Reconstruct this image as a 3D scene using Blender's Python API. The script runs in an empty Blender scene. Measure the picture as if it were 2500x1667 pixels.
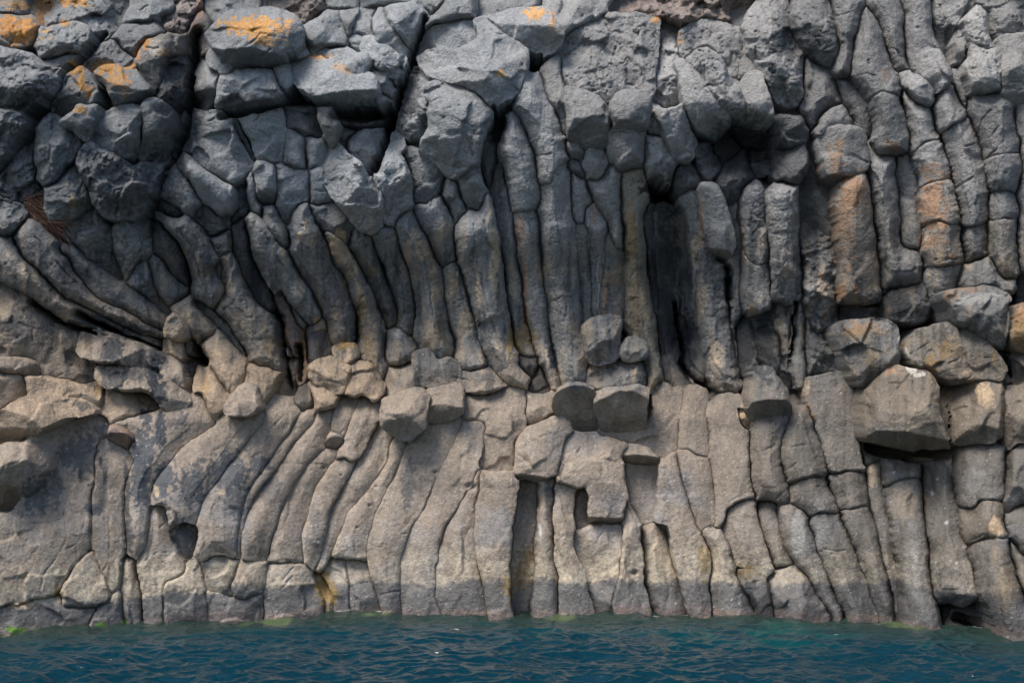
import bpy, math, random
import numpy as np
from mathutils import Vector
R = math.radians
random.seed(4); rng = np.random.default_rng(4)
scene = bpy.context.scene

# ------------------------------------------------------------------ camera
D, H, S, HOR = 32.0, 5.0, 0.0096, 982.0      # distance, eye height, metres per photo pixel at the cliff, horizon row
cd = bpy.data.cameras.new('camera'); cam = bpy.data.objects.new('camera', cd)
scene.collection.objects.link(cam)
cam.location = (0, -D, H); cam.rotation_euler = (R(90), 0, 0)
cd.sensor_width = 36; cd.lens = 36 * D / (2500 * S); cd.shift_y = 148.5 / 2500
cd.clip_end = 2000
scene.camera = cam
scene.render.resolution_x, scene.render.resolution_y = 1024, 682

# ------------------------------------------------------------------ light
SUN_EL, SUN_AZ = 60.0, -48.0                 # azimuth: degrees to the left of straight behind the viewer
w = bpy.data.worlds.new('World'); scene.world = w; w.use_nodes = True
nt = w.node_tree
sky = nt.nodes.new('ShaderNodeTexSky'); sky.sky_type = 'NISHITA'; sky.sun_disc = False
sky.sun_elevation = R(SUN_EL); sky.sun_rotation = R(180 + SUN_AZ * -1)
sky.dust_density = 1.5; sky.air_density = 1.0; sky.ozone_density = 1.0
nt.links.new(sky.outputs[0], nt.nodes['Background'].inputs['Color'])
nt.nodes['Background'].inputs['Strength'].default_value = 0.054
sl = bpy.data.lights.new('sun', 'SUN'); so = bpy.data.objects.new('sun', sl); scene.collection.objects.link(so)
sl.energy = 1.5; sl.angle = R(28); sl.color = (1.0, 0.94, 0.86)
e, a = R(SUN_EL), R(SUN_AZ)
dirv = Vector((math.sin(a) * math.cos(e), -math.cos(a) * math.cos(e), math.sin(e)))
so.rotation_euler = dirv.to_track_quat('Z', 'Y').to_euler(); so.location = (-10, -20, 40)
scene.view_settings.view_transform = 'Standard'; scene.view_settings.look = 'None'
scene.view_settings.gamma = 1.0; scene.view_settings.exposure = 1.72
scene.view_settings.use_curve_mapping = False
scene.render.filter_size = 1.2

# ------------------------------------------------------------------ noise
PERM = rng.permutation(256).astype(np.int64)
ANG = rng.random(256) * 2 * math.pi
GX, GY = np.cos(ANG), np.sin(ANG)
def perlin(x, y, seed=0):
    xi = np.floor(x).astype(np.int64); yi = np.floor(y).astype(np.int64)
    xf, yf = x - xi, y - yi
    u = xf**3 * (xf * (xf * 6 - 15) + 10); v = yf**3 * (yf * (yf * 6 - 15) + 10)
    def g(ix, iy, fx, fy):
        h = PERM[(PERM[(ix + seed * 57) & 255] + iy + seed * 31) & 255]
        return GX[h] * fx + GY[h] * fy
    a = g(xi, yi, xf, yf); b = g(xi + 1, yi, xf - 1, yf)
    c = g(xi, yi + 1, xf, yf - 1); d = g(xi + 1, yi + 1, xf - 1, yf - 1)
    return (a + u * (b - a)) * (1 - v) + (c + u * (d - c)) * v * 1.0 if False else (a + u * (b - a)) + v * ((c + u * (d - c)) - (a + u * (b - a)))
def fbm(x, y, octv=4, seed=0):
    s = 0; amp = 1.0
    for o in range(octv):
        s = s + amp * perlin(x * 2**o + 17.3 * o, y * 2**o - 9.1 * o, seed + o); amp *= 0.5
    return s
def facets(x, y, size, seed, f):
    """chiselled version of a smooth field: tangent planes of f over irregular cells"""
    gx, gy = np.floor(x / size).astype(np.int64), np.floor(y / size).astype(np.int64)
    D1 = np.full(x.shape, 1e9); D2 = D1.copy(); h1 = np.zeros(x.shape); h2 = h1.copy()
    for i in (-1, 0, 1):
        for j in (-1, 0, 1):
            cx, cy = gx + i, gy + j
            a = PERM[(PERM[(cx + seed) & 255] + cy) & 255]; b = PERM[(a + 91 + seed) & 255]
            px, py = (cx + (a + .5) / 256) * size, (cy + (b + .5) / 256) * size
            d = np.hypot(x - px, y - py); e = 2.0
            f0 = f(px, py); sx = (f(px + e, py) - f0) / e; sy = (f(px, py + e) - f0) / e
            v = f0 + sx * (x - px) + sy * (y - py)
            n1 = d < D1; n2 = (~n1) & (d < D2)
            D2 = np.where(n1, D1, np.where(n2, d, D2)); h2 = np.where(n1, h1, np.where(n2, v, h2))
            D1 = np.where(n1, d, D1); h1 = np.where(n1, v, h1)
    t = .5 + .5 * np.clip((D2 - D1) / (.09 * size), 0, 1)
    return h1 * t + h2 * (1 - t)
def sstep(a, b, x):
    t = np.clip((x - a) / (b - a), 0, 1); return t * t * (3 - 2 * t)

# ------------------------------------------------------------------ the cliff's large shape
WLX = np.array([-600, 0, 150, 400, 600, 800, 1000, 1250, 1500, 1750, 1900, 2050, 2200, 2350, 2450, 2600, 3100.])
WLY = np.array([1575, 1541, 1532, 1522, 1512, 1500, 1497, 1502, 1500, 1500, 1510, 1514, 1520, 1537, 1550, 1560, 1590.])
def wl_row(x): return np.interp(x, WLX, WLY)
def wl_front(x): return -D * (H / ((wl_row(x) - HOR) * S) - 1)
PX = np.array([-700, 0, 500, 900, 1300, 1650, 2000, 2500, 3200.])
PY = np.array([-500, -50, 100, 250, 400, 550, 700, 830, 930, 1030, 1180, 1330, 1500, 1800.])
PF = np.array([
 [-4.5,-4.5,-4.5,-4.5,-4.5,-4.5,-3.5,-3.0,-3.0],
 [-2.0,-2.0,-1.9,-1.7,-1.6,-1.7,-1.2,-1.2,-1.2],
 [-1.1,-1.1,-1.0,-0.9,-0.9,-0.9,-0.9,-0.9,-0.9],
 [-0.7,-0.7,-0.6,-0.4,-0.4,-0.3,-0.7,-0.7,-0.7],
 [-0.9,-0.9,-1.0,-0.6,-0.6,-0.8,-0.75,-0.7,-0.7],
 [-1.0,-1.0,-1.5,-1.1,-1.0,-1.5,-0.9,-0.8,-0.8],
 [-1.0,-1.0,-2.1,-2.0,-1.8,-2.2,-1.2,-0.9,-0.9],
 [-1.0,-1.0,-2.2,-2.3,-2.0,-2.2,-1.4,-1.0,-1.0],
 [-0.9,-0.9,-1.6,-1.8,-1.6,-1.7,-1.3,-1.0,-1.0],
 [-0.7,-0.7,-1.0,-1.1,-1.1,-1.2,-1.0,-0.9,-0.9],
 [-0.5,-0.5,-0.65,-.65,-.65,-.7,-.7,-.7,-.7],
 [-.25,-.25,-.3,-.3,-.3,-.3,-.3,-.35,-.35],
 [0]*9, [.15]*9])
def bil(tab, x, y):
    ix = np.clip(np.searchsorted(PX, x) - 1, 0, len(PX) - 2); iy = np.clip(np.searchsorted(PY, y) - 1, 0, len(PY) - 2)
    tx = np.clip((x - PX[ix]) / (PX[ix + 1] - PX[ix]), 0, 1); ty = np.clip((y - PY[iy]) / (PY[iy + 1] - PY[iy]), 0, 1)
    tx = tx * tx * (3 - 2 * tx); ty = ty * ty * (3 - 2 * ty) * .5 + ty * .5
    return (tab[iy, ix] * (1 - tx) + tab[iy, ix + 1] * tx) * (1 - ty) + (tab[iy + 1, ix] * (1 - tx) + tab[iy + 1, ix + 1] * tx) * ty
def seg_dist(x, y, P):
    best = np.full(x.shape, 1e9)
    for (ax, ay), (bx, by) in zip(P[:-1], P[1:]):
        dx, dy = bx - ax, by - ay; L = dx * dx + dy * dy + 1e-9
        t = np.clip(((x - ax) * dx + (y - ay) * dy) / L, 0, 1)
        best = np.minimum(best, np.hypot(x - ax - t * dx, y - ay - t * dy))
    return best
K = 100 / 26.13
def nat(tile, x, y): return (int(tile[1]) * 600 + x * K / 10, (ord(tile[0]) - 65) * 500 + y * K / 10)
def pts(tile, s, unit=10.0): return np.array([nat(tile, float(p.split(',')[0]) * unit, float(p.split(',')[1]) * unit) for p in s.split()])
# deep clefts and hollows: tile | half width in photo pixels | depth in metres | line
CLEFTS = [(pts(l.split('|')[0], l.split('|')[3]), float(l.split('|')[1]), float(l.split('|')[2])) for l in '''A0|19|1.5|66,22 59,30 53,37 41,46 35,58 26,71 16,86 7,99 -8,114
A0|13|1.4|126,20 123,50 121,70 117,90 108,106 101,118 97,132 96,150
A0|45|.7|124,30 118,80 104,104 94,136
A1|15|1.4|114,12 108,30 104,42 99,58 95,74 90,88 82,108
A1|40|.5|100,60 92,84
B2|9|1.2|117,62 119,80 122,100 130,112 138,116
A2|26|1.6|104,116 112,124
A2|60|.95|146,92 172,96
B2|42|.4|110,-4 113,40 118,84
A0|17|1.3|141,74 165,70 182,64 188,58
A1|26|.9|58,72 76,75 90,70
A1|10|.9|20,66 40,66 58,67
B0|20|1.2|126,92 130,100
B1|14|.9|22,72 25,100 28,116
B1|10|.9|34,90 35,112
B3|8|1.0|37,62 36,84 33,104
B3|14|.9|127,64 126,72
B3|7|.8|174,58 170,84 174,110
C3|9|.8|134,-4 136,24
C3|26|.9|84,24 110,30 132,28
C3|22|.7|140,132 156,138
A2|18|.9|30,36 26,44
A1|14|.8|158,68 164,76 160,90
B2|12|.8|150,40 152,60
B0|12|.8|20,62 40,76 60,82
B0|10|.7|50,70 80,84 102,92'''.split('\n')]
def cleft_dist(x, y, P): return seg_dist(x + 9 * perlin(x / 40, y / 40, 1) + 4 * perlin(x / 13, y / 13, 2), y + 6 * perlin(x / 30, y / 30, 12), P)
def macro(x, y, deep=False):
    fade = 0.6 + 0.4 * sstep(300, 1500, y)
    f = wl_front(x) * fade + bil(PF, x, y)
    for P, w_, dep in CLEFTS:
        if w_ < 40 and not deep: continue
        m = (x > P[:, 0].min() - 3 * w_) & (x < P[:, 0].max() + 3 * w_) & (y > P[:, 1].min() - 3 * w_) & (y < P[:, 1].max() + 3 * w_)
        if m.any():
            xm, ym = x[m], y[m]
            d = seg_dist(xm, ym, P)
            f[m] -= dep * (np.exp(-(d / w_) ** 2) if w_ >= 40 else np.exp(-(d / (1.5 * w_)) ** 4))
    return f
def world(x, y, f):
    k = S * (D - f) / D
    return np.stack([(x - 1250) * k, -f, H + (HOR - y) * k], 1)

# ------------------------------------------------------------------ traced surface marks: cracks, pits, stains, dark patches, lichen
CRACKS = [pts(l.split('|')[0], l.split('|')[1]) for l in '''C0|4,23 3,36 0,42
C0|12,64 9,78 6,88 4,94 4,101 0,105
C0|35,34 34,40 36,48 40,54 41,70 43,80 40,88 34,97 28,104 26,114
C0|53,64 54,72 52,80 48,86 43,88
C0|48,86 49,94 45,103 38,110
C0|20,73 30,72 38,70
C0|68,40 69,60 70,76 70,88 68,98 66,103
C0|35,120 40,113 45,106
C0|97,64 98,80 95,92 92,98
C0|106,99 98,92 100,91 106,91
C0|132,68 133,75 134,82
C0|105,137 104,120 100,112 97,112
C0|136,84 138,90 144,92
C0|159,112 166,121 167,132
C1|22,34 30,34 39,35
C1|41,34 47,35 52,35
C1|14,97 20,96 32,96
C1|65,10 60,16 58,22
C1|24,108 31,100
C1|86,118 92,116 98,116
C1|20,117 30,106
C1|78,110 72,111 66,113
C1|112,34 120,35 128,35
C1|40,14 34,19
C1|25,3 16,12 13,20
C1|142,76 139,84 140,94 147,104
C1|100,79 106,78
C1|147,112 152,124 157,131
C2|42,110 43,122
C2|63,110 66,130
C2|97,104 99,120
C2|36,72 28,72 24,74
C2|66,86 72,76 76,74
C2|80,32 86,40 88,56 92,66 94,80
C2|57,24 55,28
C2|149,60 156,56 164,52
C2|132,78 128,80
C3|34,24 44,22 50,24
C3|30,40 38,34
C3|60,92 64,92
C3|30,52 24,58
C3|106,128 108,116 110,104
C3|148,84 156,80 170,86
C3|40,132 36,124 33,116 28,110
C3|22,118 36,116 46,114
C3|8,25 14,27 22,24
A0|9,17 10,21 9,26
A0|24,14 25,20 23,27
A0|21,93 32,92
A0|32,92 31,102
A2|103,22 107,30 106,44 105,58
A2|72,14 80,28 76,42
A2|94,20 94,32
A2|63,28 65,40 68,52
A2|46,50 50,48 54,55
A2|124,38 130,48 138,60
A2|38,98 30,100
A2|160,20 160,34 156,46
A2|82,84 88,86 96,84
A1|132,74 138,78 145,81
A1|140,84 143,92 145,100
A1|122,55 128,58 132,60
A1|60,116 66,109 72,104
A1|67,124 74,126 79,122
A1|78,124 80,116
A1|118,132 120,122 124,116
A1|8,42 14,50 18,56
A1|100,40 97,44 90,42
A3|140,120 150,113
A3|157,103 164,97 170,90
A3|138,26 146,22 150,24
A3|154,86 156,76 162,70
A3|95,122 102,122
A3|76,49 82,47 88,48
A3|149,30 146,38 150,48
A3|155,33 162,35
A3|150,44 156,42 162,44
B3|97,122 106,113 110,108
B3|112,113 113,120 116,126
B3|98,126 97,134 99,142
B3|124,128 118,132 112,134
B3|154,113 156,126 153,132
B3|140,62 148,60 156,56
B3|108,96 116,92 122,88
B3|20,18 30,20
B3|9,8 10,28
B3|68,80 80,90 96,88
B2|118,46 112,46 106,45
B2|40,46 36,44
B1|12,18 20,34 32,50 40,64
B1|40,12 48,30 58,48 64,66
B1|105,14 114,34 118,56 121,80
B1|145,12 148,40 156,70 164,96
B1|152,10 158,40 164,70 170,96
B1|135,44 141,70 146,92
B1|92,30 100,50 102,70
B2|38,60 37,76 39,92
B2|40,-20 42,10 46,40 48,70 50,100
B2|90,-16 92,20 95,60 98,84
B2|128,10 132,50 140,90
B0|143,60 154,80 168,96
B0|22,20 44,46 70,66 92,78
B0|108,10 122,26 128,46 134,60
B2|54,26 49,26 40,24
B2|38,62 46,58 54,60
B2|146,73 150,72
B1|107,69 97,69
B1|89,110 82,108
B1|64,116 60,114 52,112
B1|104,62 98,60
B1|102,120 98,128 102,138
B0|50,30 62,24 70,28
B0|66,66 70,62
B0|46,50 56,48
B0|74,84 80,80
B0|30,40 34,48 40,55
B0|128,34 134,28'''.split('\n')]
for _ in range(170):                                               # hairline cracks
    cx_, cy_ = rng.uniform(0, 2500), rng.uniform(0, 1480) if rng.random() < .3 else rng.uniform(0, 950)
    th_ = rng.normal(0, .5) if rng.random() < .6 else rng.uniform(0, 3.1); L_ = rng.uniform(10, 30); pl = []
    for k_ in range(5):
        pl.append((cx_, cy_)); th_ += rng.normal(0, .35); cx_ += L_ / 2 * math.cos(th_); cy_ += L_ / 2 * math.sin(th_)
    CRACKS.append(np.array(pl))
PITS = [nat(t, x * 10, y * 10) + (r,) for t, x, y, r in [
 ('C1', 144, 49, 11), ('C1', 83, 49, 3.5), ('C1', 68, 63, 4.5), ('C1', 79, 61, 4), ('C1', 71, 75, 4), ('C1', 50, 37, 6), ('C1', 121, 40, 6),
 ('C0', 14, 68, 4), ('C0', 57, 90, 5), ('C0', 52, 94, 4), ('A2', 76, 56, 4), ('A2', 71, 55, 4), ('A1', 22, 28, 3), ('B3', 20, 49, 3), ('B3', 119, 118, 4),
 ('A2', 112, 24, 6), ('B1', 54, 74, 6), ('B1', 52, 46, 2), ('C2', 77, 62, 3), ('C3', 52, 49, 4), ('C3', 14, 60, 3), ('C2', 27, 106, 6), ('C2', 91, 104, 8), ('B3', 180, 126, 6)]]
for _ in range(700):
    PITS.append((rng.uniform(0, 2500), rng.uniform(0, 900), rng.uniform(1.6, 4.2)))
for _ in range(90):
    PITS.append((rng.uniform(0, 2500), rng.uniform(900, 1480), rng.uniform(1.5, 3.0)))
PITS = np.array(PITS)
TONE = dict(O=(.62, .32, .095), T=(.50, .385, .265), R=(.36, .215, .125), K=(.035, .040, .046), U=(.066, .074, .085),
            Y=(.27, .18, .07), W=(.55, .55, .53), P=(.36, .35, .33), G=(.14, .30, .03), B=(.46, .35, .20), D=(.06, .062, .066))  # K, D: dark stains, and darker patches in hollows, gaps and clefts
BL = '''O A0 12 20 14 8 1;O A0 6 13 8 4 1;O A0 27 4 6 9 .8;O A0 45 1 9 4 .9;O A0 11 3 8 3 .7;O A0 41 15 3 2 .8;O A0 48 44 7 4 1;O A0 52 51 4 6 1;O A0 56 58 3 5 .8
O A0 70 44 10 4 1;O A0 74 51 7 5 .8;O A0 80 58 4 5 .5;O A0 83 43 5 2 .9;O A0 94 28 4 4 1;W A0 99 30 5 5 1;O A0 89 35 2 5 .9;O A0 104 33 3 2 .6;O A0 51 70 4 3 .9
O A0 160 16 18 5 .95;O A0 170 24 10 7 .8;O A1 12 17 16 6 .8;O A1 48 37 7 2 .7;O A1 60 43 5 2 .4;O A1 163 47 3 3 .8;O A2 27 8 8 3 .85;O A2 39 14 2 7 .5;O A2 105 13 3 2 .8;O A2 118 22 2 1 .9;O A2 121 27 2 2 .6
T A0 46 128 3 5 .9;T A0 43 118 2 4 .5;W A0 74 172 2 4 0;R A0 127 6 2 6 .8;R A0 125 16 3 4 .5
R A3 63 105 5 13 .8;R A3 75 122 9 14 .8;R A3 69 138 7 18 .55;R A3 99 92 5 3 .8;R A3 94 48 2 6 .6;R A3 123 109 7 5 .8;R A3 124 128 9 12 .85;R A3 132 112 5 3 .7;W A3 133 122 2 4 .6;W A3 121 152 2 4 .7
R B3 127 13 6 4 .85;R B3 124 24 8 5 .6;R B3 137 33 3 2 .7;R B3 66 55 2 6 .9;R B3 75 56 2 5 .9;R B3 71 40 2 2 .8;R B3 74 34 2 2 .7;R B3 84 32 1 3 .6;R B3 66 70 2 4 .9;R B3 80 80 12 4 .9;T B3 88 78 6 4 .5
Y B3 75 82 8 5 .5;P B3 94 76 6 3 .6;R B3 97 66 3 4 .8;R B3 136 59 6 4 .8;R B3 147 54 9 2 .7;P B3 158 59 14 3 .9;P B3 146 62 10 3 .7;Y B3 134 92 8 6 .6;Y B3 124 100 5 5 .6;Y B3 179 80 5 12 .8;R B3 182 68 5 6 .8
R B3 99 106 5 4 .7;Y B3 86 98 5 8 .5;T B3 158 120 6 7 .6;R B3 134 121 4 3 .5;Y B3 163 97 1 4 .8;Y B3 9 69 3 5 .7;R B3 61 36 1 3 .9;R B3 53 44 1 3 .8;R B3 56 70 2 8 .5;Y B3 14 90 2 8 .4
W B3 104 86 2 4 .8;W B3 107 93 1.6 7 .9;W B3 110 102 2.5 4 .9;W B3 116 107 4 1.5 .8;T B3 2 132 2 6 .9;T B3 44 117 3 6 .4
T B1 58 26 6 9 1;T B1 62 33 5 6 1;T B1 67 42 4 7 .9;T B1 112 27 4 6 .8;T B1 108 18 4 4 .6;T B1 34 19 2 3 .8;T B1 38 13 2 5 .6;T B1 41 23 3 5 .5;T B1 47 76 5 5 .9;T B1 57 70 3 5 .8;Y B1 74 68 4 14 .7;Y B1 79 90 5 10 .6
T B1 64 52 2 8 .7;T B1 149 53 2 13 .7;T B1 158 42 3 12 .6;T B1 122 58 4 8 .7;T B1 118 82 3 12 .6;Y B1 124 80 3 10 .5;T B1 141 74 5 10 .6;Y B1 169 92 3 8 .8;Y B1 178 84 8 7 .6;T B1 156 8 2 14 .6;T B1 127 16 4 6 .4;R B1 119 35 3 9 .7;T B1 89 75 2 8 .6;W B1 124 97 1 5 .4
Y B1 37 88 3 14 .6;Y B1 18 88 6 6 .5;T B1 98 8 0 0 0;Y B1 64 90 6 3 .8;T B1 103 30 3 10 .4;Y B1 80 43 3 4 .5;W B1 97 83 2 3 .6;R B1 178 40 2 14 .6;Y B1 132 50 3 14 .4;R B1 119 22 2 4 .4
R B2 17 14 2.5 12 .8;R B2 21 58 1.6 12 .7;R B2 22 74 2 8 .6;R B2 75 46 4 5 .7;R B2 72 60 2 10 .8;T B2 2 34 2 26 .7;Y B2 89 22 4 18 .6;R B2 88 4 1.5 10 .7;Y B2 92 62 4 26 .35;R B2 134 15 1.5 22 .7;T B2 130 30 3 10 .6;T B2 134 60 3 14 .5;T B2 143 96 4 10 .5
Y B2 17 90 7 6 .6;Y B2 12 84 2 8 .7;T B2 36 96 2 5 .6;R B2 58 96 1.5 10 .5;W B2 104 20 .8 18 .7;W B2 107 40 .6 16 .5;W B2 118 58 .9 14 .8;W B2 122 68 .8 12 .7;W B2 129 54 .6 26 .5;W B2 153 62 .7 22 .45;W B2 110 47 6 .7 .6;K B2 151 52 2.4 14 .95;K B2 39 98 2.5 10 .85;W B2 128 112 .8 3 .6;W A2 126 113 1 5 .8;W A2 134 110 5 1 .5;W B2 61 20 .6 12 .5;W B2 68 52 .6 20 .6;R B2 65 8 1.5 7 .6
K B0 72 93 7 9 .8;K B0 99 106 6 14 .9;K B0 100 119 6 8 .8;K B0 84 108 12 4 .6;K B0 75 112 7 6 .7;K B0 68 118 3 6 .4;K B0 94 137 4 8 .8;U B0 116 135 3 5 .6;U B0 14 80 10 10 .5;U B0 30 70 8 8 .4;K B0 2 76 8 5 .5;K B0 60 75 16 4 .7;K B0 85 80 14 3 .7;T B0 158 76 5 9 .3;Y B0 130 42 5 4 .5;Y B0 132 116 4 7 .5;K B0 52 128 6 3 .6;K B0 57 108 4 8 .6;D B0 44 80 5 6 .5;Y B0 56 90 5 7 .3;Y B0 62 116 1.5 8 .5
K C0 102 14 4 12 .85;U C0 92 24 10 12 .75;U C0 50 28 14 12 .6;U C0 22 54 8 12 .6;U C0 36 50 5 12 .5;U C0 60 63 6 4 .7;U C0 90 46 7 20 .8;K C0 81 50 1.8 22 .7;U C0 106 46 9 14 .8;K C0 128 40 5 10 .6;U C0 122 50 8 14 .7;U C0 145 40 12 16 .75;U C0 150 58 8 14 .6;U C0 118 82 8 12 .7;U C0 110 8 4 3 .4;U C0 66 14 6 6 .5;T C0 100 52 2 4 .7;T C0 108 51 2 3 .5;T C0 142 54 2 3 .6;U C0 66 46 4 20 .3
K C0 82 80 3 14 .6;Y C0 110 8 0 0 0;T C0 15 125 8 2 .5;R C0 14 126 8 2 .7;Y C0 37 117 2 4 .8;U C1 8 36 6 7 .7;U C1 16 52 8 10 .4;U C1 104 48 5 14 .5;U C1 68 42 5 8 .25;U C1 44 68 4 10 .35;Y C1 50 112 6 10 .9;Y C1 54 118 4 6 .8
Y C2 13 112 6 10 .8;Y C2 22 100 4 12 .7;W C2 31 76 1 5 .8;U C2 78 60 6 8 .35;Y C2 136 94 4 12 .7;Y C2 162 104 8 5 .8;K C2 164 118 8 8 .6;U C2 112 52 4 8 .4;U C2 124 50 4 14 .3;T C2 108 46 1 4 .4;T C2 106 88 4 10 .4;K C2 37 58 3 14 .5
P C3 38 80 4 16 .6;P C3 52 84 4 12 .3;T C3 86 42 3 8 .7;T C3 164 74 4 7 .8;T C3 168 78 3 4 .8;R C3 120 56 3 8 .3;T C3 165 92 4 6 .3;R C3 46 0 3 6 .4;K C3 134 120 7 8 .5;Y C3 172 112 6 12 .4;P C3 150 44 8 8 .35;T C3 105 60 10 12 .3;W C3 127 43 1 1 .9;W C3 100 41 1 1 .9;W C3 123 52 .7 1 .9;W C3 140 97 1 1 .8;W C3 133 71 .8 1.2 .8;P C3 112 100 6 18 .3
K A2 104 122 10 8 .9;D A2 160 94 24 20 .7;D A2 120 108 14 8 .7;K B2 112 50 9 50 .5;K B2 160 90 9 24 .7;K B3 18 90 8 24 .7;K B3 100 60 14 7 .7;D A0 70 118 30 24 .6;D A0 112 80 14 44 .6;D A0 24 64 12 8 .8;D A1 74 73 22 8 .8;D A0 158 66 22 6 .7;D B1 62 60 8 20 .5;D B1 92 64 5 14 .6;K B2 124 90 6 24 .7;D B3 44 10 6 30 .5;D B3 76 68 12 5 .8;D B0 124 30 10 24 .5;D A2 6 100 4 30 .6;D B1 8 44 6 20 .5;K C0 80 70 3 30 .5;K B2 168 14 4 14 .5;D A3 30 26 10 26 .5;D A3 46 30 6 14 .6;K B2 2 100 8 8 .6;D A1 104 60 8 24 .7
G C0 9 141 5 1.6 1;G C0 44 139 2 1 .9;G C0 50 139 3 1 .9;G C0 64 138 3 1.5 .9;G C0 79 136 1.2 2 .9'''
BLOBS = []
for it in BL.replace('\n', ';').split(';'):
    q = it.split()
    if len(q) == 7 and float(q[4]) > 0:
        x, y = nat(q[1], float(q[2]) * 10, float(q[3]) * 10)
        BLOBS.append((np.array(TONE[q[0]]), x, y, float(q[4]) * K, float(q[5]) * K, float(q[6]), q[0]))

def marks(x, y):
    """depth of traced cracks and pits"""
    g = np.zeros(x.shape)
    wx = x + 4 * perlin(x / 18, y / 18, 21); wy = y + 4 * perlin(x / 18, y / 18, 22)
    x0, x1, y0, y1 = x.min() - 12, x.max() + 12, y.min() - 12, y.max() + 12
    for c in CRACKS:
        if c[:, 0].max() < x0 or c[:, 0].min() > x1 or c[:, 1].max() < y0 or c[:, 1].min() > y1: continue
        d = seg_dist(wx, wy, c)
        g = np.maximum(g, np.clip(.045 + .09 * perlin(x / 35, y / 35, 23), .0, .09) * (1 - .45 * sstep(930, 1030, y)) * np.exp(-(d / 1.8) ** 2))
    m = (PITS[:, 0] > x0) & (PITS[:, 0] < x1) & (PITS[:, 1] > y0) & (PITS[:, 1] < y1)
    for px, py, r in PITS[m]:
        d = np.hypot(x - px, (y - py) * 1.35)
        g = np.maximum(g, 0.016 * r * np.exp(-(d / r) ** 2 * 1.2))
    return g

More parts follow.
